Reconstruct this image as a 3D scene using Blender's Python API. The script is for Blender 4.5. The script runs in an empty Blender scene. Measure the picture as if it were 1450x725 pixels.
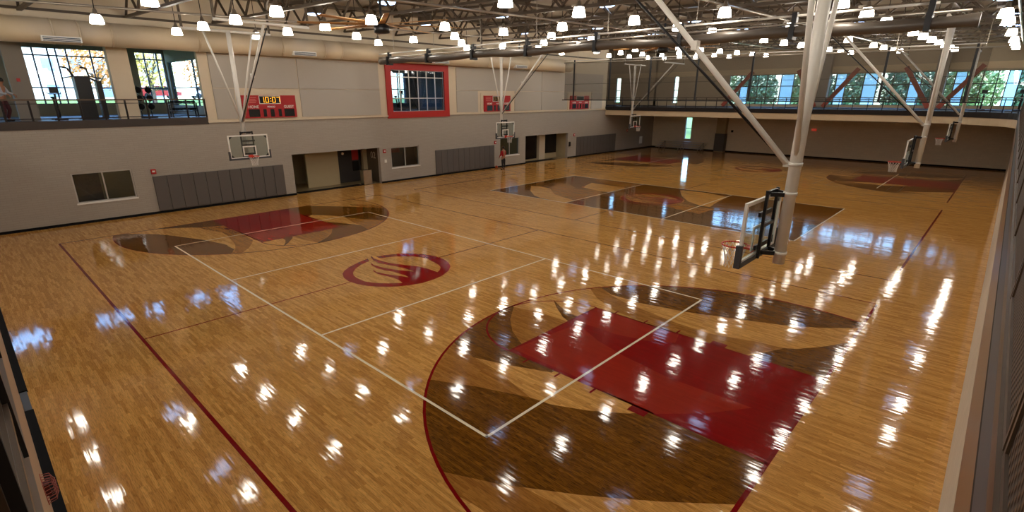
import bpy, math, random
from mathutils import Vector, Matrix
random.seed(7)
S = bpy.context.scene
COL = S.collection
PI = math.pi

# ------------------------------------------------------------------ camera
CAM = Vector((14.5294, -9.8416, 5.7121))
YAW, PITCH, ROLL, FPX = 2.3282, 0.3257, -0.0006, 729.59
PPX, PPY = 717.1, 383.48                      # principal point of the 1450x725 picture
fw = Vector((math.cos(YAW)*math.cos(PITCH), math.sin(YAW)*math.cos(PITCH), -math.sin(PITCH)))
rt = Vector((math.sin(YAW), -math.cos(YAW), 0))
up = rt.cross(fw)
cr, sr = math.cos(ROLL), math.sin(ROLL)
rt, up = cr*rt+sr*up, -sr*rt+cr*up
cd = bpy.data.cameras.new('camera'); cam = bpy.data.objects.new('camera', cd); COL.objects.link(cam)
cam.matrix_world = Matrix(((rt.x, up.x, -fw.x, CAM.x), (rt.y, up.y, -fw.y, CAM.y), (rt.z, up.z, -fw.z, CAM.z), (0, 0, 0, 1)))
cd.sensor_width = 36; cd.sensor_fit = 'HORIZONTAL'; cd.lens = FPX/1450*36
cd.shift_x = (725-PPX)/1450; cd.shift_y = (PPY-362.5)/1450
cd.clip_start = 0.02; cd.clip_end = 600
S.camera = cam
def ray(x, y): return fw+rt*((x-PPX)/FPX)-up*((y-PPY)/FPX)
def onz(x, y, z=0.0):
    d = ray(x, y); return CAM+d*((z-CAM.z)/d.z)

# ------------------------------------------------------------------ sky, sun, exposure
W = bpy.data.worlds.new('sky'); S.world = W; W.use_nodes = True
nt = W.node_tree; nt.nodes.clear()
o = nt.nodes.new('ShaderNodeOutputWorld'); b = nt.nodes.new('ShaderNodeBackground'); sk = nt.nodes.new('ShaderNodeTexSky')
sk.sky_type = 'NISHITA'; sk.sun_disc = False; sk.sun_elevation = math.radians(38); sk.sun_rotation = math.radians(100)
sk.air_density = 1.4; sk.dust_density = 1.0; sk.ozone_density = 2.0
b.inputs[1].default_value = 1.5
wb = nt.nodes.new('ShaderNodeMix'); wb.data_type = 'RGBA'; wb.blend_type = 'MULTIPLY'; wb.inputs[0].default_value = 1; wb.inputs[7].default_value = (.72, .9, 1.15, 1)   # lamp white balance
nt.links.new(sk.outputs[0], wb.inputs[6]); nt.links.new(wb.outputs[2], b.inputs[0]); nt.links.new(b.outputs[0], o.inputs[0])
sl = bpy.data.lights.new('sun', 'SUN'); sl.energy = 3.5; sl.angle = 0.01; sl.color = (1, 0.93, 0.82)
so = bpy.data.objects.new('sun', sl); COL.objects.link(so); so.location = (60, -20, 60)
so.rotation_euler = Vector((-1.0, 0.35, -0.85)).to_track_quat('-Z', 'Y').to_euler()
S.view_settings.view_transform = 'Standard'; S.view_settings.look = 'None'
S.view_settings.gamma = 1.0; S.view_settings.use_curve_mapping = False
S.view_settings.exposure = 0.22
LAMP = 33.0            # radiance of the pendant shades
SKYLENS = 7.0

# ------------------------------------------------------------------ materials
def srgb(r, g, b_):
    f = lambda c: c/12.92 if c <= .04045 else ((c+.055)/1.055)**2.4
    return (f(r/255), f(g/255), f(b_/255), 1)
MATS = {}
def mat(name, col, rough=.6, metal=0., emis=None, estr=0., spec=.5, bump=None, var=0.):
    if name in MATS: return MATS[name]
    m = bpy.data.materials.new(name); m.use_nodes = True; n = m.node_tree
    p = n.nodes['Principled BSDF']
    p.inputs['Base Color'].default_value = col; p.inputs['Roughness'].default_value = rough
    p.inputs['Metallic'].default_value = metal; p.inputs['Specular IOR Level'].default_value = spec
    if emis: p.inputs['Emission Color'].default_value = emis; p.inputs['Emission Strength'].default_value = estr
    if var or bump:
        tc = n.nodes.new('ShaderNodeTexCoord'); nz = n.nodes.new('ShaderNodeTexNoise')
        nz.inputs['Scale'].default_value = bump[0] if bump else 3.0; nz.inputs['Detail'].default_value = 4
        n.links.new(tc.outputs['Object'], nz.inputs['Vector'])
        if var:
            mx = n.nodes.new('ShaderNodeMix'); mx.data_type = 'RGBA'
            mx.inputs[6].default_value = tuple(c*(1-var) for c in col[:3])+(1,)
            mx.inputs[7].default_value = tuple(min(1, c*(1+var)) for c in col[:3])+(1,)
            n.links.new(nz.outputs['Fac'], mx.inputs[0]); n.links.new(mx.outputs[2], p.inputs['Base Color'])
        if bump:
            bp = n.nodes.new('ShaderNodeBump'); bp.inputs['Strength'].default_value = bump[1]; bp.inputs['Distance'].default_value = .01
            n.links.new(nz.outputs['Fac'], bp.inputs['Height']); n.links.new(bp.outputs[0], p.inputs['Normal'])
    MATS[name] = m; return m
def wood(name, c1, c2, dark=.5, paint=False, knots=.25):
    """polished strip flooring, strips run along x; the same varnish on every tone"""
    m = bpy.data.materials.new(name); m.use_nodes = True; n = m.node_tree; L = n.links
    p = n.nodes['Principled BSDF']
    tc = n.nodes.new('ShaderNodeTexCoord')
    br = n.nodes.new('ShaderNodeTexBrick'); br.offset = .37; br.offset_frequency = 2; br.squash = .8; br.squash_frequency = 3
    br.inputs['Scale'].default_value = 1; br.inputs['Brick Width'].default_value = .62; br.inputs['Row Height'].default_value = .0572
    br.inputs['Mortar Size'].default_value = .0009; br.inputs['Mortar Smooth'].default_value = .2; br.inputs['Bias'].default_value = 0
    br.inputs['Color1'].default_value = c1; br.inputs['Color2'].default_value = c2
    br.inputs['Mortar'].default_value = tuple(c*.45 for c in c1[:3])+(1,)
    L.new(tc.outputs['Object'], br.inputs['Vector'])
    mp = n.nodes.new('ShaderNodeMapping'); mp.inputs['Scale'].default_value = (5.5, 70, 1); L.new(tc.outputs['Object'], mp.inputs[0])
    gr = n.nodes.new('ShaderNodeTexNoise'); gr.inputs['Scale'].default_value = 1; gr.inputs['Detail'].default_value = 5; gr.inputs['Roughness'].default_value = .65
    L.new(mp.outputs[0], gr.inputs['Vector'])
    rp = n.nodes.new('ShaderNodeValToRGB'); rp.color_ramp.elements[0].position = .34; rp.color_ramp.elements[1].position = .55
    rp.color_ramp.elements[0].color = (1-knots*1.7,)*3+(1,); rp.color_ramp.elements[1].color = (1, 1, 1, 1)
    L.new(gr.outputs['Fac'], rp.inputs[0])
    mx = n.nodes.new('ShaderNodeMix'); mx.data_type = 'RGBA'; mx.blend_type = 'MULTIPLY'; mx.inputs[0].default_value = 1
    L.new(br.outputs['Color'], mx.inputs[6]); L.new(rp.outputs[0], mx.inputs[7]); L.new(mx.outputs[2], p.inputs['Base Color'])
    p.inputs['Roughness'].default_value = .066; p.inputs['Specular IOR Level'].default_value = .38
    # slightly cupped strips: every strip mirrors the lamps a little differently
    m2 = n.nodes.new('ShaderNodeMapping'); m2.inputs['Scale'].default_value = (.7, 17.5, 1); L.new(tc.outputs['Object'], m2.inputs[0])
    n2 = n.nodes.new('ShaderNodeTexNoise'); n2.inputs['Scale'].default_value = 1; n2.inputs['Detail'].default_value = 1.5
    L.new(m2.outputs[0], n2.inputs['Vector'])
    bp = n.nodes.new('ShaderNodeBump'); bp.inputs['Strength'].default_value = .40; bp.inputs['Distance'].default_value = .0016
    L.new(n2.outputs['Fac'], bp.inputs['Height'])
    def vm(op, a, b_=None, c_=None):
        q = n.nodes.new('ShaderNodeVectorMath'); q.operation = op
        L.new(a, q.inputs[0])
        if b_ is not None: (L.new(b_, q.inputs[1]) if not isinstance(b_, tuple) else setattr(q.inputs[1], 'default_value', b_))
        return q.outputs[0]
    row = vm('FLOOR', vm('DIVIDE', tc.outputs['Object'], (1e6, .0572, 1e6)))
    w0 = n.nodes.new('ShaderNodeTexWhiteNoise'); w0.noise_dimensions = '3D'; L.new(row, w0.inputs['Vector'])
    cell = vm('FLOOR', vm('ADD', vm('DIVIDE', tc.outputs['Object'], (.62, .0572, 1e6)), vm('MULTIPLY', w0.outputs['Color'], (1, 0, 0))))
    w1_ = n.nodes.new('ShaderNodeTexWhiteNoise'); w1_.noise_dimensions = '3D'; L.new(cell, w1_.inputs['Vector'])
    tl = vm('MULTIPLY', vm('SUBTRACT', w1_.outputs['Color'], (.5, .5, .5)), (TILT, TILT*1.6, 0))
    L.new(vm('NORMALIZE', vm('ADD', bp.outputs[0], tl)), p.inputs['Normal'])
    MATS[name] = m; return m
TILT = .011
M_FLOOR = wood('maple', srgb(230, 173, 94), srgb(196, 139, 68), knots=.24)
M_DARK = wood('stain_dark', srgb(136, 86, 24), srgb(106, 64, 14), knots=.45)
M_MED = wood('stain_medium', srgb(182, 124, 54), srgb(154, 100, 40), knots=.26)
M_RED = wood('paint_red', srgb(142, 8, 12), srgb(134, 6, 10), knots=.03)
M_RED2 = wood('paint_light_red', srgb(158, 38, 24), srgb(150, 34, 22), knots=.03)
M_RLINE = wood('paint_red_line', srgb(130, 8, 14), srgb(124, 7, 12), knots=.03)
M_WLINE = wood('paint_white_line', srgb(248, 236, 206), srgb(246, 232, 202), knots=.02)
def block_mat(name, col, sc=(.406, .203)):
    m = bpy.data.materials.new(name); m.use_nodes = True; n = m.node_tree; L = n.links; p = n.nodes['Principled BSDF']
    tc = n.nodes.new('ShaderNodeTexCoord'); sp = n.nodes.new('ShaderNodeSeparateXYZ'); L.new(tc.outputs['Object'], sp.inputs[0])
    ad = n.nodes.new('ShaderNodeMath'); L.new(sp.outputs[0], ad.inputs[0]); L.new(sp.outputs[1], ad.inputs[1])
    cb = n.nodes.new('ShaderNodeCombineXYZ'); L.new(ad.outputs[0], cb.inputs[0]); L.new(sp.outputs[2], cb.inputs[1])
    br = n.nodes.new('ShaderNodeTexBrick'); br.inputs['Scale'].default_value = 1; br.inputs['Brick Width'].default_value = sc[0]; br.inputs['Row Height'].default_value = sc[1]
    br.inputs['Mortar Size'].default_value = .008; br.inputs['Color1'].default_value = col
    br.inputs['Color2'].default_value = tuple(c*.95 for c in col[:3])+(1,); br.inputs['Mortar'].default_value = tuple(c*.86 for c in col[:3])+(1,)
    L.new(cb.outputs[0], br.inputs['Vector']); L.new(br.outputs['Color'], p.inputs['Base Color'])
    bp = n.nodes.new('ShaderNodeBump'); bp.inputs['Strength'].default_value = .4; bp.inputs['Distance'].default_value = .01; bp.invert = True
    L.new(br.outputs['Fac'], bp.inputs['Height']); L.new(bp.outputs[0], p.inputs['Normal'])
    p.inputs['Roughness'].default_value = .75; MATS[name] = m; return m
M_BLOCK = block_mat('painted_block', srgb(168, 159, 147), (.406, .1015))
M_CREAM = mat('cream_paint', srgb(212, 196, 170), .6, var=.03)
M_PANEL = mat('acoustic_panel_fabric', srgb(180, 173, 162), .9, bump=(60, .2), var=.05)
M_FARWALL = block_mat('far_wall_block', srgb(222, 208, 184))
M_BEIGE = mat('beige_plaster', srgb(176, 158, 122), .7, var=.04)
M_WHITEW = block_mat('white_block', srgb(214, 200, 178))
M_FASCIA = mat('fascia_plaster', srgb(206, 184, 150), .6, var=.03)
M_TANBEAM = mat('tan_fascia_beam', srgb(116, 88, 62), .35, var=.05)
M_BLACK = mat('black_rubber', (.004, .004, .005, 1), .85, spec=.2)
M_DKSTEEL = mat('dark_painted_steel', srgb(40, 35, 33), .75, 0, spec=.25)
M_GREYST = mat('grey_steel', srgb(72, 78, 86), .5, .1)
M_BROWNST = mat('bronze_rail', srgb(88, 72, 58), .4, .5)
M_PAD = mat('grey_vinyl_pad', srgb(92, 86, 82), .5, var=.03)
M_MAST = mat('white_painted_steel', srgb(222, 218, 210), .3)
M_BLKMET = mat('black_metal', (.01, .01, .012, 1), .4, .3)
M_ALU = mat('aluminium_frame', srgb(190, 188, 184), .35, .6)
M_CHROME = mat('stainless', srgb(190, 188, 186), .22, 1.)
M_BBPAD = mat('backboard_padding', srgb(66, 66, 70), .6)
M_RIM = mat('rim_orange', srgb(206, 52, 24), .4)
M_NET = mat('net_cord', srgb(232, 228, 220), .8)
M_WHITE = mat('white_paint', srgb(236, 232, 224), .5)
M_DECK = mat('roof_deck', srgb(126, 112, 92), .8, var=.08)
M_TRUSS = mat('truss_steel', srgb(84, 72, 58), .5, .3)
M_GALV = mat('galvanised_pipe', srgb(168, 160, 148), .35, .7)
M_DUCT = mat('painted_duct', srgb(208, 190, 160), .45, bump=(1.2, .08))
M_SCORE = mat('scoreboard_red', srgb(170, 16, 22), .5)
M_REDFR = mat('red_frame_paint', srgb(176, 26, 16), .5)
M_REDBR = mat('red_brown_steel', srgb(150, 62, 44), .5)
M_DISP = mat('display_black', (.004, .004, .005, 1), .25)
M_AMBER = mat('amber_led', (1, .45, .02, 1), .5, emis=(1, .47, .02, 1), estr=1.3)
M_AMBERD = mat('amber_led_dim', (.3, .14, .02, 1), .5, emis=(1, .47, .05, 1), estr=.12)
M_ALARM = mat('alarm_red', srgb(176, 22, 20), .45)
M_EXIT = mat('exit_red', srgb(230, 40, 30), .5, emis=(1, .06, .03, 1), estr=.25)
M_SHADE = mat('pendant_acrylic', (1, 1, 1, 1), .4, emis=(1, .905, .775, 1), estr=LAMP)
M_LENS = mat('skylight_lens', (.8, .9, 1, 1), .4, emis=(.42, .62, 1, 1), estr=SKYLENS)
M_CURTAIN = mat('rolled_vinyl', srgb(84, 76, 68), .35, bump=(5, .35))
M_CORRFLOOR = mat('corridor_tile', srgb(136, 118, 84), .3, var=.04)
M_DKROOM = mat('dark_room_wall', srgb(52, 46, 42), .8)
M_CARPET = mat('grey_carpet', srgb(74, 74, 80), .9)
M_GRASS = mat('lawn_grass', srgb(120, 142, 58), .9, bump=(8, .5), var=.2)
M_ASPH = mat('asphalt', srgb(120, 118, 116), .9, var=.1)
M_FANBL = mat('fan_blade_tan', srgb(176, 130, 74), .5)
M_SKIN = mat('skin', srgb(150, 104, 78), .6)
M_BALL = mat('basketball_leather', srgb(176, 74, 30), .6, bump=(90, .3))
def glass(name, tint=(1, 1, 1, 1), fac=.88, rough=.02):
    m = bpy.data.materials.new(name); m.use_nodes = True; n = m.node_tree; n.nodes.clear()
    o_ = n.nodes.new('ShaderNodeOutputMaterial'); mx = n.nodes.new('ShaderNodeMixShader'); t = n.nodes.new('ShaderNodeBsdfTransparent'); g = n.nodes.new('ShaderNodeBsdfGlossy')
    t.inputs[0].default_value = tint; g.inputs['Roughness'].default_value = rough; mx.inputs[0].default_value = 1-fac
    n.links.new(t.outputs[0], mx.inputs[1]); n.links.new(g.outputs[0], mx.inputs[2]); n.links.new(mx.outputs[0], o_.inputs[0])
    MATS[name] = m; return m
M_GLASS = glass('window_glass', (.86, .92, .95, 1), .93)
M_GLASSD = glass('tinted_glass', (.62, .70, .76, 1), .93)
M_BBGLASS = glass('backboard_glass', (.86, .92, .92, 1), .93)
def net_mat(name, col, fac):
    m = bpy.data.materials.new(name); m.use_nodes = True; n = m.node_tree; n.nodes.clear()
    o_ = n.nodes.new('ShaderNodeOutputMaterial'); mx = n.nodes.new('ShaderNodeMixShader'); t = n.nodes.new('ShaderNodeBsdfTransparent'); g = n.nodes.new('ShaderNodeBsdfDiffuse')
    g.inputs[0].default_value = col; mx.inputs[0].default_value = fac
    n.links.new(t.outputs[0], mx.inputs[1]); n.links.new(g.outputs[0], mx.inputs[2]); n.links.new(mx.outputs[0], o_.inputs[0])
    MATS[name] = m; return m
def translucent(name, col):
    m = bpy.data.materials.new(name); m.use_nodes = True; n = m.node_tree; n.nodes.clear()
    o_ = n.nodes.new('ShaderNodeOutputMaterial'); mx = n.nodes.new('ShaderNodeMixShader'); t = n.nodes.new('ShaderNodeBsdfTranslucent'); g = n.nodes.new('ShaderNodeBsdfDiffuse')
    t.inputs[0].default_value = col; g.inputs[0].default_value = col; mx.inputs[0].default_value = .15
    n.links.new(t.outputs[0], mx.inputs[1]); n.links.new(g.outputs[0], mx.inputs[2]); n.links.new(mx.outputs[0], o_.inputs[0])
    MATS[name] = m; return m
M_BLUEP = translucent('blue_translucent_panel', (.82, .94, 1, 1))
M_NETTING = net_mat('divider_netting', srgb(84, 76, 66), .36)
def mesh_panel_mat():
    m = bpy.data.materials.new('woven_wire_mesh'); m.use_nodes = True; n = m.node_tree; L = n.links; p = n.nodes['Principled BSDF']
    tc = n.nodes.new('ShaderNodeTexCoord'); sp = n.nodes.new('ShaderNodeSeparateXYZ'); L.new(tc.outputs['Object'], sp.inputs[0])
    def sn(src, k):
        a = n.nodes.new('ShaderNodeMath'); a.operation = 'MULTIPLY'; a.inputs[1].default_value = k; L.new(src, a.inputs[0])
        s = n.nodes.new('ShaderNodeMath'); s.operation = 'SINE'; L.new(a.outputs[0], s.inputs[0]); return s.outputs[0]
    ad = n.nodes.new('ShaderNodeMath'); L.new(sp.outputs[0], ad.inputs[0]); L.new(sp.outputs[1], ad.inputs[1])
    m_ = n.nodes.new('ShaderNodeMath'); m_.operation = 'MULTIPLY'; L.new(sn(ad.outputs[0], 2*PI/.05), m_.inputs[0]); L.new(sn(sp.outputs[2], 2*PI/.05), m_.inputs[1])
    rp = n.nodes.new('ShaderNodeValToRGB'); rp.color_ramp.elements[0].color = srgb(40, 32, 26); rp.color_ramp.elements[1].color = srgb(112, 90, 68)
    rp.color_ramp.elements[0].position = .2; rp.color_ramp.elements[1].position = .75
    L.new(m_.outputs[0], rp.inputs[0]); L.new(rp.outputs[0], p.inputs['Base Color'])
    bp = n.nodes.new('ShaderNodeBump'); bp.inputs['Strength'].default_value = .6; bp.inputs['Distance'].default_value = .01
    L.new(m_.outputs[0], bp.inputs['Height']); L.new(bp.outputs[0], p.inputs['Normal'])
    p.inputs['Roughness'].default_value = .5; p.inputs['Metallic'].default_value = .3; MATS['woven'] = m; return m
M_WOVEN = mesh_panel_mat()

# ------------------------------------------------------------------ mesh helpers
class MB:
    def __init__(s): s.v = []; s.f = []
    def box(s, x0, x1, y0, y1, z0, z1):
        n = len(s.v)
        s.v += [(x, y, z) for z in (z0, z1) for y in (y0, y1) for x in (x0, x1)]
        for q in ((0, 2, 3, 1), (4, 5, 7, 6), (0, 1, 5, 4), (2, 6, 7, 3), (0, 4, 6, 2), (1, 3, 7, 5)): s.f.append(tuple(n+i for i in q))
        return s
    def bar(s, a, b_, w, h=None, upv=(0, 0, 1)):
        a = Vector(a); b_ = Vector(b_); h = h or w; d = (b_-a).normalized(); u = Vector(upv)
        if abs(d.dot(u)) > .98: u = Vector((1, 0, 0))
        sd = d.cross(u).normalized(); u = sd.cross(d).normalized(); n = len(s.v)
        for p in (a, b_):
            for i, j in ((-1, -1), (1, -1), (1, 1), (-1, 1)): s.v.append(tuple(p+sd*(i*w/2)+u*(j*h/2)))
        for q in ((0, 3, 2, 1), (4, 5, 6, 7), (0, 1, 5, 4), (1, 2, 6, 5), (2, 3, 7, 6), (3, 0, 4, 7)): s.f.append(tuple(n+i for i in q))
        return s
    def cyl(s, a, b_, r, r2=None, k=12, cap=True):
        a = Vector(a); b_ = Vector(b_); r2 = r if r2 is None else r2; d = (b_-a).normalized()
        u = Vector((0, 0, 1)) if abs(d.z) < .95 else Vector((1, 0, 0)); sd = d.cross(u).normalized(); u = sd.cross(d); n = len(s.v)
        for p, q in ((a, r), (b_, r2)):
            for i in range(k):
                t = 2*PI*i/k; s.v.append(tuple(p+sd*(q*math.cos(t))+u*(q*math.sin(t))))
        for i in range(k): s.f.append((n+i, n+(i+1) % k, n+k+(i+1) % k, n+k+i))
        if cap: s.f.append(tuple(n+i for i in reversed(range(k)))); s.f.append(tuple(n+k+i for i in range(k)))
        return s
    def path(s, pts, r, k=6, closed=False):
        m = len(pts)
        for i in range(m if closed else m-1): s.cyl(pts[i], pts[(i+1) % m], r, k=k, cap=True)
        return s
    def lathe(s, prof, c=(0, 0, 0), k=20, cap=True):
        n = len(s.v)
        for r, z in prof:
            for i in range(k):
                t = 2*PI*i/k; s.v.append((c[0]+r*math.cos(t), c[1]+r*math.sin(t), c[2]+z))
        for j in range(len(prof)-1):
            for i in range(k): s.f.append((n+j*k+i, n+j*k+(i+1) % k, n+(j+1)*k+(i+1) % k, n+(j+1)*k+i))
        if cap:
            s.f.append(tuple(n+i for i in reversed(range(k)))); s.f.append(tuple(n+(len(prof)-1)*k+i for i in range(k)))
        return s
    def sphere(s, c, r, k=12, m=8, sc=(1, 1, 1)):
        n = len(s.v)
        for j in range(m+1):
            ph = PI*j/m
            for i in range(k):
                t = 2*PI*i/k; s.v.append((c[0]+sc[0]*r*math.sin(ph)*math.cos(t), c[1]+sc[1]*r*math.sin(ph)*math.sin(t), c[2]-sc[2]*r*math.cos(ph)))
        for j in range(m):
            for i in range(k): s.f.append((n+j*k+i, n+j*k+(i+1) % k, n+(j+1)*k+(i+1) % k, n+(j+1)*k+i))
        return s
    def flat(s, poly, z):
        n = len(s.v); a = sum(poly[i][0]*poly[(i+1) % len(poly)][1]-poly[(i+1) % len(poly)][0]*poly[i][1] for i in range(len(poly)))
        if a < 0: poly = list(reversed(poly))
        s.v += [(p[0], p[1], z) for p in poly]; s.f.append(tuple(range(n, n+len(poly)))); return s
    def prism(s, poly, z0, z1):
        a = sum(poly[i][0]*poly[(i+1) % len(poly)][1]-poly[(i+1) % len(poly)][0]*poly[i][1] for i in range(len(poly)))
        if a < 0: poly = list(reversed(poly))
        n = len(s.v); k = len(poly)
        s.v += [(p[0], p[1], z0) for p in poly]+[(p[0], p[1], z1) for p in poly]
        s.f.append(tuple(reversed(range(n, n+k)))); s.f.append(tuple(range(n+k, n+2*k)))
        for i in range(k): s.f.append((n+i, n+(i+1) % k, n+k+(i+1) % k, n+k+i))
        return s
    def strip(s, pts, w, z):
        """flat painted line of width w along points"""
        n = len(s.v); m = len(pts)
        for i in range(m):
            a = Vector(pts[max(0, i-1)][:2]); c = Vector(pts[min(m-1, i+1)][:2]); d = (c-a).normalized(); nn = Vector((-d.y, d.x))*(w/2)
            p = Vector(pts[i][:2]); s.v.append((p.x-nn.x, p.y-nn.y, z)); s.v.append((p.x+nn.x, p.y+nn.y, z))
        for i in range(m-1): s.f.append((n+2*i, n+2*i+2, n+2*i+3, n+2*i+1))
        return s
    def build(s, name, m, parent=None, smooth=False):
        me = bpy.data.meshes.new(name); me.from_pydata(s.v, [], s.f); me.materials.append(m)
        if smooth:
            for p in me.polygons: p.use_smooth = len(p.vertices) == 4
        ob = bpy.data.objects.new(name, me); COL.objects.link(ob); ob.parent = parent; return ob
def tag(ob, label, cat, group=None, kind=None):
    ob['label'] = label; ob['category'] = cat
    if group: ob['group'] = group
    if kind: ob['kind'] = kind
    return ob
def thing(name, label, cat, loc=(0, 0, 0), rz=0, group=None):
    e = bpy.data.objects.new(name, None); COL.objects.link(e); e.location = loc; e.rotation_euler = (0, 0, rz); e.empty_display_size = .2
    return tag(e, label, cat, group)
def struct(name, mb, m, label=None, cat=None, parent=None, smooth=False):
    ob = mb.build(name, m, parent, smooth)
    if parent is None: ob['kind'] = 'structure'; ob['label'] = label or name; ob['category'] = cat or name.split('_')[0]
    return ob
def dup(root, loc, rz=0, label=None, group=None):
    r = root.copy(); COL.objects.link(r); r.location = loc; r.rotation_euler = (0, 0, rz)
    if label: r['label'] = label
    if group: r['group'] = group
    for ch in list(root.children):
        c = ch.copy(); COL.objects.link(c); c.parent = r
        for g in list(ch.children):
            d = g.copy(); COL.objects.link(d); d.parent = c
    return r
def share(src, parent, loc=(0, 0, 0), rot=(0, 0, 0), name=None):
    c = src.copy(); COL.objects.link(c); c.parent = parent; c.location = loc; c.rotation_euler = rot; return c
_fonts = {}
def text_mesh(name, txt, size, m, parent, loc, rot, depth=.004, align='CENTER'):
    cu = bpy.data.curves.new(name, 'FONT'); cu.body = txt; cu.size = size; cu.align_x = align; cu.align_y = 'CENTER'; cu.extrude = depth; cu.offset = size*.012
    t = bpy.data.objects.new(name+'_curve', cu); COL.objects.link(t); bpy.context.view_layer.update()
    me = bpy.data.meshes.new_from_object(t.evaluated_get(bpy.context.evaluated_depsgraph_get())); me.name = name
    bpy.data.objects.remove(t); bpy.data.curves.remove(cu)
    me.materials.clear(); me.materials.append(m)
    ob = bpy.data.objects.new(name, me); COL.objects.link(ob); ob.parent = parent; ob.location = loc; ob.rotation_euler = rot; return ob
def holed(axis, c0, c1, u0, u1, v0, v1, holes, mb=None):
    """wall slab between c0..c1 on axis 'x' or 'y', spanning u (the other horizontal axis) and z, leaving rectangular openings"""
    mb = mb or MB(); us = sorted({u0, u1, *[h[0] for h in holes], *[h[1] for h in holes]}); us = [u for u in us if u0 <= u <= u1]
    for a, b_ in zip(us, us[1:]):
        mid = (a+b_)/2; cuts = sorted((h[2], h[3]) for h in holes if h[0] < mid < h[1]); z = v0
        for h0, h1 in cuts+[(v1, v1)]:
            if h0 > z+1e-6:
                if axis == 'x': mb.box(c0, c1, a, b_, z, h0)
                else: mb.box(a, b_, c0, c1, z, h0)
            z = max(z, h1)
    return mb

# ------------------------------------------------------------------ key dimensions
XL, XR, YN, YF = -16.52, 14.98, -10.02, 48.5
XFR = 14.73                                     # court face of the right-hand balcony
YC = (0.0, 18.0, 36.0)                          # centres of the three courts
LX, WY = 12.825, 7.63                           # half length and half width of a court
ZB = 4.75                                       # upper storey floor
def zr(x, y=0.0): return 9.25-.025*(x+16.5)+.022*y            # underside of the sloping roof trusses

# ================================================================== FLOOR
floor = struct('floor', MB().box(XL-.3, XR+.2, YN-.1, YF+.2, -.2, 0), M_FLOOR, 'polished maple strip floor with painted courts', 'floor')
Z1, Z2, Z3, Z4 = .0008, .0014, .0020, .0026
def clip_convex(poly, conv):
    out = [Vector(p) for p in poly]
    for i in range(len(conv)):
        a = Vector(conv[i]); b_ = Vector(conv[(i+1) % len(conv)]); e = b_-a; inp = out; out = []
        sd = lambda p: e.x*(p.y-a.y)-e.y*(p.x-a.x)
        for j in range(len(inp)):
            p, q = inp[j], inp[(j+1) % len(inp)]; sp, sq = sd(p), sd(q)
            if sp >= 0: out.append(p)
            if (sp >= 0) != (sq >= 0): out.append(p+(q-p)*(sp/(sp-sq)))
        if not out: return []
    return out
AR = 5.97; CX = 11.2
def arc3(r=AR, n=56, x_end=LX-.02):
    a = math.acos(max(-1, min(1, (x_end-CX)/r))); return [(CX+r*math.cos(a+(2*PI-2*a)*i/n), r*math.sin(a+(2*PI-2*a)*i/n)) for i in range(n+1)]
ARCPOLY = arc3(AR+.0)
def px(l): return [onz(*p).to_2d() for p in l]
def k1(l): return px([(580+.4759*x, 380+.4759*y) for x, y in l])
STAIN = [
 (M_DARK, px([(727.6, 434.5), (722.4, 452), (725.5, 468.6), (738, 486.2), (760, 500), (800, 515), (781.4, 527.6), (718, 516.6), (671.7, 506.3), (642, 485), (600, 470), (640, 430), (700, 420)])),
 (M_MED, px([(671.7, 506.3), (642, 485), (590, 470), (560, 520), (580, 560), (606, 537), (675, 547.5), (751, 563), (722.4, 540), (699.7, 522.4)])),
 (M_DARK, px([(560, 530), (606, 537), (675, 547.5), (751, 563), (780, 572.7), (830, 581), (889, 585.6), (925, 583), (1000, 600), (1120, 650), (1090, 760), (1045, 714.7), (936.5, 710.4), (860, 704.5), (819.6, 700.7), (740.5, 690), (704.8, 685.4), (666.5, 676.5), (624.4, 667.5), (570, 655)])),
 (M_MED, px([(590, 660), (624.4, 667.5), (666.5, 676.5), (704.8, 685.4), (740.5, 690), (791.5, 716), (840, 745), (720, 745), (655, 705), (600, 690)])),
 (M_DARK, px([(783.5, 424.1), (787.6, 434.5), (796.9, 449), (806, 456), (822, 450), (818.6, 448), (805, 442.8), (793.8, 434.5)])),
 (M_MED, px([(727.6, 434.5), (750, 439.5), (772, 445), (799, 454), (815, 465), (760, 495), (738, 486), (725.5, 468.6), (722.4, 452)])),
 (M_DARK, px([(852.8, 400), (852.8, 408.6), (865.2, 417), (890, 424), (901, 428), (971.7, 441.7), (1046, 452), (1108, 460.4), (1160, 464.2), (1220, 464.7), (1260, 455), (1150, 415), (1000, 385)])),
 (M_MED, px([(836.2, 400), (836.2, 409.7), (844.5, 421), (863, 435.5), (873.5, 442), (950, 470), (1040, 505), (1110, 493), (1067, 483), (1005, 472.8), (959, 458), (926, 444.8), (887, 429.3), (865, 418), (852.8, 408.6), (852.8, 400)])),
 (M_DARK, px([(1110, 493), (1129, 494), (1160, 491.5), (1203, 485), (1230, 480), (1190, 545), (1100, 525), (1040, 508)])),
]
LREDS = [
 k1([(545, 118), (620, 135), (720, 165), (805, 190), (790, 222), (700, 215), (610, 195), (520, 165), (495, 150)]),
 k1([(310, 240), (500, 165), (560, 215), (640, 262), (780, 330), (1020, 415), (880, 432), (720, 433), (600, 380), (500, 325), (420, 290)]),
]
def xf(poly, cy, flip): return [(-p[0], cy-p[1]) if flip else (p[0], cy+p[1]) for p in poly]
def seg(p0, p1, w, z, m, name='court_line'): MB().strip([p0, p1], w, z).build(name, m, floor)
LW2 = 1.83; FT = LX-5.79
LANE = [(FT, -LW2), (LX, -LW2), (LX, LW2), (FT, LW2)]
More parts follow.
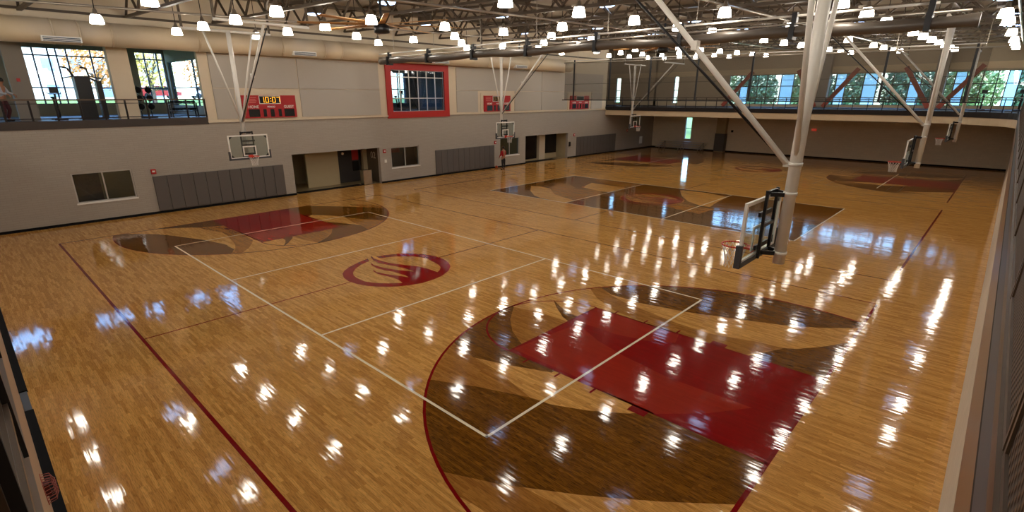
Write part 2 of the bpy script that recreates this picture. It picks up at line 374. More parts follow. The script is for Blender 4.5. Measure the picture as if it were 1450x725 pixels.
def key(cy, flip):
    for m, poly in STAIN:
        c = clip_convex(poly, ARCPOLY)
        if len(c) > 2: MB().flat(xf(c, cy, flip), Z1).build('stained_wood_area', m, floor)
    MB().flat(xf(LANE, cy, flip), Z2).build('lane_paint', M_RED, floor)
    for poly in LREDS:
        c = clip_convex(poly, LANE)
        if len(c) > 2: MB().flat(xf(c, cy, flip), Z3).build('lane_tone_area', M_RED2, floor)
    ar = arc3(AR+.025)
    MB().strip(xf(ar, cy, flip), .06, Z3).build('three_point_line', M_RLINE, floor)
    fc = [(FT+LW2*math.cos(PI/2+PI*i/24), LW2*math.sin(PI/2+PI*i/24)) for i in range(25)]
    MB().strip(xf(fc, cy, flip), .05, Z3).build('free_throw_arc', M_RLINE, floor)
    for s in (-1, 1):
        seg(*xf([(FT, s*(LW2-.025)), (LX, s*(LW2-.025))], cy, flip), .05, Z3, M_RLINE, 'lane_line')
        bl = [(LX-2.49, s*LW2), (LX-2.13, s*LW2), (LX-2.13, s*(LW2+.2)), (LX-2.49, s*(LW2+.2))]
        MB().flat(xf(bl, cy, flip), Z3).build('lane_block', M_RLINE, floor)
        for t in (3.35, 4.27, 5.18): seg(*xf([(LX-t, s*LW2), (LX-t, s*(LW2+.2))], cy, flip), .05, Z3, M_RLINE, 'lane_mark')
    seg(*xf([(FT, -LW2), (FT, LW2)], cy, flip), .05, Z3, M_RLINE, 'free_throw_line')
def court(cy):
    for s in (-1, 1):
        seg((-LX, cy+s*WY), (LX, cy+s*WY), .075 if s < 0 and cy == 0 else .05, Z3, M_RLINE, 'sideline')
        seg((s*LX, cy-WY), (s*LX, cy+WY), .075, Z3, M_RLINE, 'baseline')
    for a, b_ in ((-WY, -1.83), (1.83, WY)): seg((0, cy+a), (0, cy+b_), .05, Z3, M_RLINE, 'half_court_line')
def volley(cy):
    for s in (-1, 1):
        seg((-9, cy+s*4.475), (9, cy+s*4.475), .06, Z4, M_WLINE, 'volleyball_line')
        seg((s*8.975, cy-4.5), (s*8.975, cy+4.5), .06, Z4, M_WLINE, 'volleyball_line')
        seg((s*3, cy-4.45), (s*3, cy+4.45), .06, Z4, M_WLINE, 'volleyball_line')
for cy in YC: court(cy)
for cy in (YC[0], YC[2]):
    key(cy, False); key(cy, True)
volley(0); volley(18.0)
for s in (-1, 1): seg((s*8.97, 36-4.5), (s*8.97, 36+4.5), .06, Z4, M_WLINE, 'volleyball_line')
for x in (-6.7, -5.9, -2, 2.2, 3, 5.4, 6.2, 9.6, 10.2):
    for a, b_ in ((30.6, 33.9), (38.1, 41.4)): seg((x, a), (x, b_), .04, Z3, M_BLKMET, 'badminton_line')
for y in (30.6, 41.4): seg((-6.7, y), (10.2, y), .04, Z3, M_BLKMET, 'badminton_line')
# centre logo, traced on the floor
def lg(l): return px([(480+.12414*x, 340+.12414*y) for x, y in l])
RO = [(1.83*math.cos(t), 1.83*math.sin(t)) for t in [2*PI*i/72 for i in range(72)]]
hole = [(345, 240), (255, 280), (190, 325), (160, 370), (165, 400), (200, 430), (290, 470), (420, 490), (560, 493), (640, 491), (725, 488)]
hole_r = [(1125, 365), (1150, 340), (1160, 310), (1140, 285), (1100, 260), (1010, 215), (930, 195), (850, 185), (740, 184), (640, 187), (550, 196), (467, 208)]
out_l = [(330, 210), (230, 250), (120, 305), (60, 350), (40, 385), (55, 430), (110, 470), (200, 500), (320, 522), (440, 532), (560, 533), (660, 530)]
out_r = [(660, 530), (800, 517), (950, 490), (1080, 450), (1180, 405), (1250, 350), (1272, 300), (1250, 255), (1190, 215), (1090, 180), (960, 160), (800, 152), (640, 158), (520, 172), (425, 190)]
f1u = [(370, 180), (400, 210), (470, 235), (600, 265), (760, 285), (900, 300), (1010, 325), (1080, 350), (1125, 365)]
f1l = [(860, 358), (800, 340), (740, 320), (650, 300), (560, 285), (450, 262), (395, 235), (365, 195)]
f2u = [(363, 260), (400, 285), (470, 305), (560, 325), (700, 345), (860, 358)]
f2l = [(795, 425), (760, 405), (700, 385), (620, 360), (520, 345), (430, 320), (370, 285)]
f3u = [(390, 340), (430, 365), (520, 385), (620, 400), (720, 412), (795, 425)]
f3l = [(725, 488), (680, 455), (620, 430), (520, 405), (440, 385), (393, 355)]
def logo(cy):
    sh = lambda poly: [(p[0], p[1]+cy) for p in poly]
    ring_l = out_l+list(reversed(hole)); ring_r = out_r+list(reversed(hole_r))+[(1000, 420), (860, 470), (725, 488)]
    parts = [ring_l, ring_r, f1u+[(1000, 400), (860, 358)]+f1l[1:], f2u+[(900, 400), (850, 440)]+f2l, f3u+[(850, 440), (780, 480)]+f3l,
             [(1125, 365), (1155, 400), (1000, 470), (850, 500), (725, 488), (795, 425), (860, 358), (1010, 335)]]
    mb = MB()
    for n_, poly in enumerate(parts): mb.flat(sh(lg(poly)), Z2+.0002*n_)
    mb.build('centre_logo', M_RED, floor)
logo(0); logo(18.0); logo(36.0)
MB().flat([(1.85*math.cos(2*PI*i/48), 18+1.85*math.sin(2*PI*i/48)) for i in range(48)], Z2-.0001).build('stained_wood_area', M_MED, floor)
# middle court: stained volleyball field with lighter swirls
MB().flat([(-9, 13.5), (9, 13.5), (9, 22.5), (-9, 22.5)], Z1).build('stained_wood_area', M_DARK, floor)
RECT = [(-9, 13.5), (9, 13.5), (9, 22.5), (-9, 22.5)]
for m, poly in ((M_FLOOR, [(752, 263), (751, 270), (757, 277), (765, 280), (790, 286), (803, 287), (815, 284), (800, 280), (785, 275), (779, 267), (765, 264)]),
                (M_MED, [(779, 267), (785, 275), (800, 280), (818, 284), (858, 274), (840, 269), (815, 266), (803, 260), (790, 259)]),
                (M_FLOOR, [(824, 265), (850, 271), (862, 272), (888, 266), (860, 262), (838, 259)]),
                (M_MED, [(842, 257), (870, 262), (888, 266), (905, 262), (880, 257), (850, 252)]),
                (M_FLOOR, [(963, 269), (965, 277), (974, 285), (991, 291), (1005, 293), (1016, 286), (1030, 279), (1000, 273)]),
                (M_MED, [(905, 281), (925, 288), (960, 297), (990, 303), (1012, 296), (985, 292), (960, 288)]),
                ):
    c = clip_convex(px(poly), RECT)
    if len(c) > 2: MB().flat([tuple(p) for p in c], Z2-.0002).build('stained_wood_area', m, floor)
for s in (-1, 1):
    MB().strip([(s*FT-s*1.83*math.cos(PI/2-PI*i/24), 18+1.83*math.sin(PI/2-PI*i/24)) for i in range(25)], .05, Z3).build('free_throw_arc', M_RLINE, floor)

# ================================================================== WALLS
left_holes = [(-6.27, -3.9, .96, 2.36), (4.22, 10.37, 0, 2.42), (11.28, 13.7, .96, 2.37), (22.22, 24.62, .92, 2.4), (25.47, 31.72, 0, 2.41),
              (-14, -.05, 4.35, 7.95), (11.66, 16.27, 4.75, 7.45), (38.0, 48.5, 4.42, 12.6)]
lo = [h for h in left_holes if h[3] < 4]; hi = [h for h in left_holes if h[3] >= 4]
wl = struct('wall_left', holed('x', XL-.28, XL, -14, YF+.3, 0, 4.42, lo+[(-14, -.05, 4.35, 4.42)]), M_BLOCK, 'taupe painted block wall with doorways and window openings', 'wall')
holed('x', XL-.28, XL, -14, YF+.3, 4.42, 12.6, hi).build('upper_wall', M_CREAM, wl)
# acoustic panels with joints between them
for a, b_, z0, z1 in ((.45, 1.5, 4.58, 6.14), (.45, 5.15, 6.17, 7.8), (5.2, 10.7, 6.17, 7.8), (5.2, 10.7, 4.58, 6.14), (17.5, 19.7, 4.58, 6.14), (17.5, 22.5, 6.17, 7.8), (22.55, 27.5, 6.17, 7.8),
                       (24.0, 27.5, 4.58, 6.14), (27.55, 32.5, 6.17, 7.8), (27.55, 31.3, 4.58, 6.14), (32.55, 37.2, 6.17, 7.8), (35.3, 37.2, 4.58, 6.14), (.45, 1.5, 7.83, 7.95)):
    MB().box(XL+.001, XL+.045, a, b_, z0, z1).build('acoustic_panel', M_PANEL, wl)
struct('trim_1', MB().box(XL, XL+.09, -.05, 38.0, 4.42, 4.52), M_CREAM, 'cream ledge along the top of the block wall', 'trim')
struct('wall_far', holed('y', YF, YF+.3, -26, 20, 0, 4.4, [(-12.5, -11.78, 1.12, 3.5)]), M_FARWALL, 'brown beige block wall under the far balcony', 'wall')
far_holes = [(-22.0, -21.35, 5.0, 8.05), (-14.4, -13.85, 5.0, 7.95), (-8.15, .35, 4.98, 7.8), (1.25, 8.95, 4.98, 7.72), (9.75, 19.2, 4.98, 7.68)]
wfu = struct('wall_far_upper', holed('y', YF, YF+.3, -26, 20, 4.4, 12.6, far_holes), mat('upper_far_plaster', srgb(176, 160, 136), .8, var=.04), 'tan plaster wall above the far balcony with a window band', 'wall')
MB().box(-26, 20, YF-.05, YF-.001, 7.83, 8.35).build('window_head_band', M_FASCIA, wfu)
struct('wall_right', MB().box(XR, XR+.25, YN-.3, YF+.2, 0, 3.95), M_WHITEW, 'pale block wall under the mesh railing balcony', 'wall')
struct('wall_near', MB().box(-17, XR+.3, YN-.25, YN, 0, 3.58), mat('near_wall_tan', srgb(172, 144, 116), .7, var=.04), 'tan wall below the near mesh railing', 'wall')
struct('wall_right_upper', MB().box(19.2, 19.5, -14.2, YF+.3, ZB, 12.6), M_CREAM, 'cream outer wall of the right-hand balcony', 'wall')
struct('wall_near_upper', MB().box(-25, 19.5, -14.3, -14.0, 0, 12.6), M_CREAM, 'cream outer wall behind the near balcony', 'wall')
struct('wall_upper_left_end', MB().box(-26, -25.7, 37.7, YF+.3, 4.4, 12.6).box(-25.7, XL-.28, 37.5, 37.7, 4.4, 12.6), M_BEIGE, 'beige wall closing the far balcony', 'wall')
# baseboards
bb = MB(); prev = -10
for a, b_ in ((-10.0, 4.22), (10.37, 25.47), (31.72, YF)): bb.box(XL, XL+.03, a, b_, 0, .12)
struct('baseboard_left', bb, M_BLACK, 'black rubber base along the doorway wall', 'baseboard')
struct('baseboard_far', MB().box(XL, XR, YF-.03, YF, 0, .13), M_BLACK, 'black rubber base along the far wall', 'baseboard')
bn = MB(); g0 = onz(36, 556); g1 = onz(45, 583)
bn.box(XL, g0.x, YN, YN+.135, 0, .05); bn.box(g1.x, XR, YN, YN+.135, 0, .05)
struct('baseboard_near', bn, M_BLACK, 'wide black vented base along the near wall', 'baseboard')
tag(MB().box(g0.x+.02, g1.x-.02, YN+.005, YN+.12, 0, .03).build('floor_plate', M_GREYST), 'small grey metal plate filling the gap in the black base', 'plate')
# ceiling deck
def sloped(x0, x1, y0, y1, dz, th):
    m = MB(); n = 0
    m.v = [(x0, y0, zr(x0, y0)+dz), (x1, y0, zr(x1, y0)+dz), (x1, y1, zr(x1, y1)+dz), (x0, y1, zr(x0, y1)+dz)]; m.v += [(a, b_, c+th) for a, b_, c in m.v]
    m.f = [(0, 3, 2, 1), (4, 5, 6, 7), (0, 1, 5, 4), (1, 2, 6, 5), (2, 3, 7, 6), (3, 0, 4, 7)]; return m
for k in range(8):
    a = -26+45.5*k/8
    for q in range(8):
        c = -14.3+(YF+14.6)*q/8; struct('ceiling', sloped(a, a+45.5/8, c, c+(YF+14.6)/8, 1.25, .2), M_DECK, 'bay of brown beige roof deck above the trusses', 'ceiling')

# ---- upper storey slabs and fascias: path of the court-side edge of the far and right balcony
EDGE = [(XL, 38.0), (6.5, 38.6)]
for i in range(1, 13):
    t = PI/2*i/12; EDGE.append((8.6+(XFR-8.6)*math.sin(t)-.0, 38.6-5.6*(1-math.cos(t))) if i else None)
EDGE += [(XFR, YN+.075)]
OUT = [(19.2, YN+.075), (19.2, YF), (-25.7, YF), (-25.7, 38.0)]
struct('floor_balcony', MB().prism(EDGE+OUT, 3.93, 4.40), M_FASCIA, 'tan fascia and soffit of the far and right balconies', 'floor')
E2 = [(XL, 37.95), (6.5, 38.55)]+[(p[0]-.03, p[1]-.04) for p in EDGE[2:-1]]+[(XFR-.02, YN+.08)]
struct('trim_2', MB().prism(E2+OUT, 4.40, ZB), M_DKSTEEL, 'dark steel edge of the far and right balcony floor', 'trim')
struct('trim_3', MB().box(XFR-.012, XFR+.02, YN+.1, 33.0, 3.95, 4.50), M_TANBEAM, 'brown fascia beam under the right-hand railing', 'trim')
tm4 = MB().box(XFR-.03, XFR+.02, YN+.1, 32.8, 4.50, 4.69)
struct('trim_4', tm4, M_GREYST, 'grey steel channel along the right balcony edge', 'trim')
struct('floor_near_balcony', MB().box(-17, XR+.3, -14, -9.945, 3.58, 4.22), M_GREYST, 'grey steel edge of the near balcony floor', 'floor')
struct('floor_left_balcony', MB().box(-25.3, XL+.04, -14, -.03, 4.35, 4.70).box(-25.3, XL-.28, -.03, 1.0, 4.5, 4.70), mat('balcony_slab_edge', srgb(60, 50, 44), .6), 'dark slab of the exercise balcony', 'floor')

# ================================================================== LOWER ROOMS BEHIND THE LEFT WALL
def room(y0, y1, x1, h, mw, mf, label, n):
    r = struct('wall_room_%d' % n, MB().box(x1-.15, x1, y0-.15, y1+.15, 0, h), mw, label, 'wall')
    struct('wall_room_side_%d' % (2*n-1), MB().box(x1, XL-.28, y0-.15, y0, 0, h), mw, label+', near side', 'wall')
    struct('wall_room_side_%d' % (2*n), MB().box(x1, XL-.28, y1, y1+.15, 0, h), mw, label+', far side', 'wall')
    MB().box(x1, XL-.28, y0, y1, h, h+.1).build('ceiling_room_%d' % n, M_BEIGE)['kind'] = 'structure'
    MB().box(x1, XL-.28, y0, y1, -.1, .0).build('floor_room_%d' % n, mf)['kind'] = 'structure'; return r
room(-7.2, -3.2, -19.6, 2.9, M_BEIGE, M_CORRFLOOR, 'beige room behind the sliding window', 1)
r2 = room(3.6, 10.45, -20.4, 2.75, M_BEIGE, M_CORRFLOOR, 'beige corridor behind the first doorway', 2)
struct('wall_corridor_1', MB().box(-18.45, -18.3, 5.9, 8.2, 0, 2.75), M_BEIGE, 'beige wall section inside the first doorway', 'wall')
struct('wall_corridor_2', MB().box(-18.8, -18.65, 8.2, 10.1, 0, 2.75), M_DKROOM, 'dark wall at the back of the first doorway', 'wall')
struct('wall_corridor_3', MB().box(-18.5, -18.25, 10.1, 10.45, 0, 2.75), M_BEIGE, 'beige jamb at the back of the first doorway', 'wall')
struct('wall_corridor_4', MB().box(-18.24, XL-.3, 10.42, 10.449, 0, 2.45), mat('dark_bronze_glass', srgb(92, 80, 64), .25), 'dark glazed side panel of the first doorway', 'wall')
MB().box(-18.65, -18.63, 9.45, 9.95, 1.5, 2.42).build('red_wall_panel', M_REDFR, bpy.data.objects['wall_corridor_2'])
MB().box(-18.65, -18.62, 9.45, 9.95, .75, 1.42).build('dark_wall_panel', M_DISP, bpy.data.objects['wall_corridor_2'])
MB().cyl((-18.65, 8.75, 2.0), (-18.6, 8.75, 2.0), .09, k=16).build('wall_clock', M_WHITE, bpy.data.objects['wall_corridor_2'])
text_mesh('doorway_number', '02', .62, mat('etched_number', srgb(196, 184, 160), .6), bpy.data.objects['wall_corridor_4'], (-17.45, 10.417, 1.85), (PI/2, 0, 0), .002)
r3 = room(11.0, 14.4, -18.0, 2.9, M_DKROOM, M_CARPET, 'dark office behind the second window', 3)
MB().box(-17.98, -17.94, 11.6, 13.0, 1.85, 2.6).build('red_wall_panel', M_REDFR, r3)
room(21.9, 24.9, -19.0, 2.9, M_BEIGE, M_CARPET, 'beige office behind the window beside the person', 4)
r5 = room(25.3, 31.8, -18.0, 2.75, M_BEIGE, M_CORRFLOOR, 'corridor behind the far doorway', 5)
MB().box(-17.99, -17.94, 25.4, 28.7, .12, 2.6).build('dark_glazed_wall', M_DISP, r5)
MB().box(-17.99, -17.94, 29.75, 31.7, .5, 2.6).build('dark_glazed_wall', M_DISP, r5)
MB().box(-17.99, -17.7, 28.8, 29.65, 0, 2.75).build('corridor_column', M_CREAM, r5)
# windows of the lower storey
def low_window(n, y0, y1, z0, z1, label, frame=M_ALU):
    w = struct('window_%d' % n, holed('x', XL-.12, XL-.04, y0, y1, z0, z1, [(y0+.06, (y0+y1)/2-.03, z0+.06, z1-.06), ((y0+y1)/2+.03, y1-.06, z0+.06, z1-.06)]), frame, label, 'window')
    MB().box(XL-.06, XL+.05, y0-.04, y1+.04, z0-.06, z0+.01).build('window_sill', M_WHITE, w)
    for a, b_ in ((y0+.06, (y0+y1)/2-.03), ((y0+y1)/2+.03, y1-.06)): MB().box(XL-.085, XL-.075, a, b_, z0+.06, z1-.06).build('pane', M_GLASSD, w)
for x_, y_, lb in ((-18.2, -4.6, 'fill panel added to brighten the room behind the sliding window'), (-17.9, 23.6, 'fill panel added to brighten the office beside the person')):
    tag(MB().box(x_-.3, x_+.3, y_-.3, y_+.3, 2.86, 2.895).build('added_fill_panel', mat('added_fill_glow', (1, 1, 1, 1), .5, emis=(1, .85, .6, 1), estr=3.0)), lb, 'lamp')  # glowing panels added out of view so the rooms read through the panes
tag(MB().box(-17.9, -17.4, -6.9, -5.1, 0, 2.6).build('storage_cabinet', M_DKROOM), 'dark storage cabinet behind the sliding window', 'cabinet')
low_window(1, -6.27, -3.9, .96, 2.36, 'two-pane window with pale sill left of the grey wall pads')
low_window(2, 11.28, 13.7, .96, 2.37, 'two-pane window beside the first doorway')
low_window(3, 22.22, 24.62, .92, 2.4, 'two-pane window behind the person in red')

# ================================================================== UPPER LEFT ROOMS
XB = -25.0
w1 = [(-6.2, -2.2, 5.33, 8.3), (-.8, .68, 5.33, 8.3), (-13.5, -8.3, 5.33, 8.3)]
bw = struct('wall_exercise_room', holed('x', XB-.3, XB, -14, 1.0, 4.7, 8.5, w1), mat('grey_beige_room', srgb(150, 140, 126), .8), 'window wall of the exercise balcony', 'wall')
holed('y', .75, 1.0, XB, XL-.28, 4.7, 8.5, [(-24.6, -19.2, 5.2, 7.76)]).build('wall_exercise_side', MATS['grey_beige_room'])['kind'] = 'structure'
struct('ceiling_exercise_room', MB().box(XB, XL-.28, -14, 1.0, 8.5, 8.6), M_CREAM, 'cream ceiling of the exercise balcony', 'ceiling')
tag(MB().box(-17.6, -17.1, -3.72, -2.88, 4.7, 8.5).build('pillar', M_CREAM), 'wide cream pillar between the windows of the exercise balcony', 'pillar')
tag(MB().box(-18.3, -17.8, -7.32, -6.62, 4.7, 8.5).build('pillar', mat('grey_pillar_paint', srgb(132, 124, 116), .8)), 'grey pillar with a small alarm beside the exercising person', 'pillar')
def mull(n, axis, c, rects, label, m, verts, hors, gm=M_GLASS, depth=.08):
    """window: frame members and one pane per field"""
    e = bpy.data.objects.new('window_%d' % n, None); COL.objects.link(e); e['kind'] = 'structure'; e['label'] = label; e['category'] = 'window'
    u0, u1, z0, z1 = rects; us = [u0]+verts+[u1]; zs = [z0]+hors+[z1]
    def bx(a, b_, zz0, zz1, nm, mm, d):
        q = MB(); (q.box(c-d/2, c+d/2, a, b_, zz0, zz1) if axis == 'x' else q.box(a, b_, c-d/2, c+d/2, zz0, zz1)); return q.build(nm, mm, e)
    for u in us: bx(u-.035, u+.035, z0, z1, 'mullion', m, depth)
    for z in zs: bx(u0, u1, z-.035, z+.035, 'transom', m, depth*.9)
    for a, b_ in zip(us, us[1:]):
        for p, q in zip(zs, zs[1:]): bx(a+.035, b_-.035, p+.035, q-.035, 'pane', gm, .012)
    return e
M_BLUFR = mat('window_frame_blue_grey', srgb(64, 84, 120), .4, .3)
mull(4, 'x', XB-.12, (-6.2, -2.2, 5.33, 8.3), 'large window of the exercise balcony behind the cable machine', M_BLUFR, [-5.5, -4.85, -4.5, -4.05, -2.95], [6.22, 7.9])
mull(5, 'x', XB-.12, (-.8, .68, 5.33, 8.3), 'narrow window behind the medicine balls', M_BLUFR, [-.3, .35], [6.22, 7.9])
mull(6, 'y', .87, (-24.6, -19.2, 5.2, 7.76), 'side window of the exercise balcony looking over the lawn', M_BLUFR, [-20.3], [6.25])
mull(7, 'x', XB-.12, (-13.5, -8.3, 5.33, 8.3), 'long window beside the exercising person', M_BLUFR, [-12.2, -10.9, -9.6], [6.2])
# room behind the red framed window
XB2 = -23.0
M_TRAIN = mat('training_room_paint', srgb(128, 136, 146), .8)
rw = struct('wall_red_window_room', holed('x', XB2-.3, XB2, 9.6, 18.6, 4.75, 8.4, [(10.2, 12.6, 5.2, 8.0), (16.2, 17.6, 5.2, 7.6)]), M_TRAIN, 'dark training room behind the red framed window', 'wall')
struct('wall_training_near', MB().box(XB2, XL-.28, 9.4, 9.6, 4.75, 8.4), M_TRAIN, 'dark side wall of the training room by the doorway side', 'wall')
struct('wall_training_far', MB().box(XB2, XL-.28, 18.6, 18.8, 4.75, 8.4), M_TRAIN, 'dark side wall of the training room by the middle court', 'wall')
struct('ceiling_training_room', MB().box(XB2, XL-.28, 9.6, 18.6, 8.4, 8.5), M_TRAIN, 'dark ceiling of the training room', 'ceiling')
struct('floor_training_room', MB().box(XB2, XL-.28, 9.6, 18.6, 4.6, 4.75), M_CARPET, 'grey floor of the training room', 'floor')
mull(8, 'x', XB2-.12, (10.2, 12.6, 5.2, 8.0), 'daylit window at the back of the dark training room', M_BLUFR, [11.0, 11.8], [6.3])
mull(9, 'x', XB2-.12, (16.2, 17.6, 5.2, 7.6), 'narrow blue window at the back of the dark training room', M_BLUFR, [16.9], [6.3])
rf = struct('window_10', holed('x', XL-.2, XL+.1, 11.23, 16.7, 4.32, 7.88, [(11.66, 16.27, 4.75, 7.45)]), M_REDFR, 'large interior window with a thick red frame', 'window')
ys = [11.66+(16.27-11.66)*i/6 for i in range(7)]; zs = [4.75, 5.62, 7.0, 7.45]
for y in ys: MB().box(XL-.1, XL-.04, y-.03, y+.03, 4.75, 7.45).build('mullion', M_ALU, rf)
for z in zs: MB().box(XL-.1, XL-.045, 11.66, 16.27, z-.03, z+.03).build('transom', M_ALU, rf)
for a, b_ in zip(ys, ys[1:]):
    for p, q in zip(zs, zs[1:]): MB().box(XL-.078, XL-.07, a+.03, b_-.03, p+.03, q-.03).build('pane', M_GLASSD, rf)

# ================================================================== FAR WINDOWS
mull(11, 'y', YF+.12, (-22.0, -21.35, 5.0, 8.05), 'narrow upper window at the far end of the balcony', M_BLUFR, [], [6.4])
mull(12, 'y', YF+.12, (-14.4, -13.85, 5.0, 7.95), 'narrow upper window above the bleachers', M_BLUFR, [], [6.4])
mull(13, 'y', YF+.12, (-12.5, -11.78, 1.12, 3.5), 'tall narrow window above the bleachers at floor level', M_BLUFR, [], [2.3])
def band(n, x0, x1, z1, xs, blues, label):
    e = mull(n, 'y', YF+.12, (x0, x1, 4.98, z1), label, M_BLKMET, xs, [5.45, 6.7])
    for a, b_, p, q in blues: MB().box(a, b_, YF+.145, YF+.165, p, q).build('blue_panel', M_BLUEP, e)
band(14, -8.15, .35, 7.8, [-7.0, -6.2, -5.3, -4.4, -3.1, -1.95, -1.0], [(-7.0, -6.3, 5.0, 6.7), (-3.07, -1.98, 5.0, 7.78)], 'window band left of the first grey column on the far balcony')
band(15, 1.25, 8.95, 7.72, [1.7, 2.5, 3.9, 4.95, 6.1, 7.3, 8.1], [(1.73, 2.47, 5.0, 7.7), (3.93, 4.92, 5.0, 7.7), (7.33, 8.07, 5.0, 6.9)], 'window band between the two grey columns on the far balcony')
band(16, 9.75, 19.2, 7.68, [10.3, 11.0, 12.0, 12.9, 13.5, 14.2, 15.2, 16.4, 17.8], [(10.33, 10.97, 5.0, 7.6), (13.53, 14.17, 5.0, 7.66), (16.43, 17.77, 5.0, 7.66)], 'window band right of the second grey column on the far balcony')
M_COLG = mat('grey_column_paint', srgb(150, 142, 132), .6)
for x0, x1, lb in ((.35, 1.25, 'grey column between red braces on the far balcony'), (8.95, 9.75, 'grey column at the second pair of red braces')):
    tag(MB().box(x0, x1, 47.85, 48.48, ZB, 10.2).build('balcony_column', M_COLG), lb, 'column')
def brace(p, q, lb): tag(MB().bar(p, q, .36, .2, (0, 1, 0)).build('steel_brace', M_REDBR), lb, 'brace', 'red diagonal braces')
brace((-8.3, 47.7, ZB+.05), (-5.6, 47.7, 8.1), 'red diagonal steel brace at the end of the window band')
brace((.45, 47.7, ZB+.05), (-1.4, 47.7, 8.1), 'red diagonal brace leaning away left of the first grey column')
brace((1.15, 47.7, ZB+.05), (3.5, 47.7, 8.1), 'red diagonal brace rising right of the first grey column')
brace((9.05, 47.7, ZB+.05), (6.95, 47.7, 8.1), 'red diagonal brace rising left of the second grey column')
brace((9.7, 47.7, ZB+.05), (11.95, 47.7, 8.1), 'red diagonal brace rising right of the second grey column')

# ================================================================== ROOF
def truss(y):
    t = thing('roof_truss', 'brown steel roof truss spanning the gym under the deck', 'truss', (0, y, 0), 0, 'parallel roof trusses')
    x0, x1 = -16.45, 19.0
    MB().bar((x0, 0, zr(x0)+1.15), (x1, 0, zr(x1)+1.15), .16, .12).build('top_chord', M_TRUSS, t)
    MB().bar((x0, 0, zr(x0)+.05), (x1, 0, zr(x1)+.05), .16, .10).build('bottom_chord', M_TRUSS, t)
    n = 17; st = (x1-x0)/n; sh = -.025*st
    wa = MB().bar((0, 0, .1), (st*.5, 0, 1.1+sh*.5), .09, .07).build('web_member', M_TRUSS, t); wa.location = (x0, 0, zr(x0))
    wb = MB().bar((st*.5, 0, 1.1+sh*.5), (st, 0, .1+sh), .09, .07).build('web_member', M_TRUSS, t); wb.location = (x0, 0, zr(x0))
    for i in range(1, n):
        for w in (wa, wb): share(w, t, (x0+i*st, 0, zr(x0+i*st)))
    return t
TY = [-10.25+3.75*k for k in range(16)]
t0 = truss(TY[0])
t0.location.z = .022*TY[0]
for y in TY[1:]: dup(t0, (0, y, .022*y))
for i, x in enumerate((-13.2, -9.4, -5.0, -1.2, 3.0, 7.4, 11.2, 15.6)):
    m = MB().bar((0, -14, zr(x, -14)+1.0), (0, YF, zr(x, YF)+1.0), .07, .14).build('roof_purlin', M_TRUSS); m.location.x = x
    tag(m, 'long thin steel purlin crossing the trusses under the deck', 'purlin', 'purlins under the roof deck')
for i, x in enumerate((-11.7, -1.9, 6.0, 13.8)):
    m = MB().cyl((0, -13.9, zr(x, -13.9)-.06), (0, YF-.1, zr(x, YF)-.06), .045, k=8).build('sprinkler_pipe', M_GALV, smooth=True); m.location.x = x
    tag(m, 'grey sprinkler pipe running under the trusses towards the windows', 'pipe', 'sprinkler pipes')
struct('trim_5', MB().box(XL, XL+.1, -14, 38, 9.18, 9.28), M_TRUSS, 'dark steel angle at the top of the doorway wall', 'trim')

# pendant lights
def pendant():
    t = thing('pendant_light', 'white glowing bell-shaped pendant light hanging below the roof trusses', 'lamp', (0, 0, 0), 0, 'pendant lights over the courts')
    MB().lathe([(.212, -.15), (.207, -.10), (.188, .01), (.165, .09), (.145, .13)], k=18).build('lamp_shade', M_SHADE, t, True)
    MB().lathe([(.15, .13), (.14, .15), (.08, .18), (.06, .30), (.03, .34)], k=14).build('cap', M_GALV, t, True)
    MB().box(-.28, -.06, -.04, .04, .17, .23).build('ballast', M_GALV, t)
    MB().cyl((0, 0, .34), (0, 0, 1.96), .014, k=6).build('stem', M_DKSTEEL, t)
    return t
SKYROW = {-2, 1, 3, 6, 8}
pos = []
for j in range(-4, 13):
    for i in range(-5, 6):
        x, y = .25+3.33*i, 1.7+3.45*j
        if abs(i) == 5: continue
        if i == 0 and j not in (2,): continue
        if j in SKYROW and i % 2 == 0: continue
        if y > YF-1: continue
        pos.append((x, y))
p0 = pendant()
for n, (x, y) in enumerate(pos):
    z = 8.26+.0225*y-.018*x
    if n == 0: p0.location = (x, y, z)
    else: dup(p0, (x, y, z))
# tubular skylights
def skylight():
    t = thing('tubular_skylight', 'round tubular skylight glowing blue between the trusses', 'skylight', (0, 0, 0), 0, 'tubular skylights')
    MB().lathe([(.42, 0), (.42, .66)], k=18, cap=False).build('tube', M_TRUSS, t, True)
    MB().lathe([(.1, -.06), (.3, -.035), (.43, .02)], k=18).build('diffuser_lens', M_LENS, t, True)
    return t
s0 = None
for y in (-5.0, 5.1, 12.4, 21.6, 29.2, 37.5):
    for x in (-13.5, -6.9, -.2, 6.5, 13.2):
        if s0 is None: s0 = skylight(); s0.location = (x, y, zr(x, y)+.55)
        else: dup(s0, (x, y, zr(x, y)+.55))
# big ceiling fans
def fan(loc, label, rz):
    t = thing('ceiling_fan', label, 'fan', loc, rz)
    MB().lathe([(.12, -.28), (.3, -.25), (.3, -.02), (.2, .06), (.2, .22), (.1, .26)], k=20).build('motor', M_BLKMET, t, True)
    MB().cyl((0, 0, .25), (0, 0, 1.6), .05, k=10).build('down_rod', M_BLKMET, t)
    bl = MB(); n = 0
    bl.v = [(.28, -.12, .03), (3.1, -.09, .0), (3.1, .09, .03), (.28, .12, .0+.06)]; bl.v += [(a, b_, c+.03) for a, b_, c in bl.v]
    bl.f = [(0, 3, 2, 1), (4, 5, 6, 7), (0, 1, 5, 4), (1, 2, 6, 5), (2, 3, 7, 6), (3, 0, 4, 7)]
    b0 = bl.build('blade', M_FANBL, t)
    for k in range(1, 8): share(b0, t, (0, 0, 0), (0, 0, k*PI/4))
    return t
fan((-4.3, 2.95, 8.35), 'large ceiling fan with tan blades and black motor', .25)
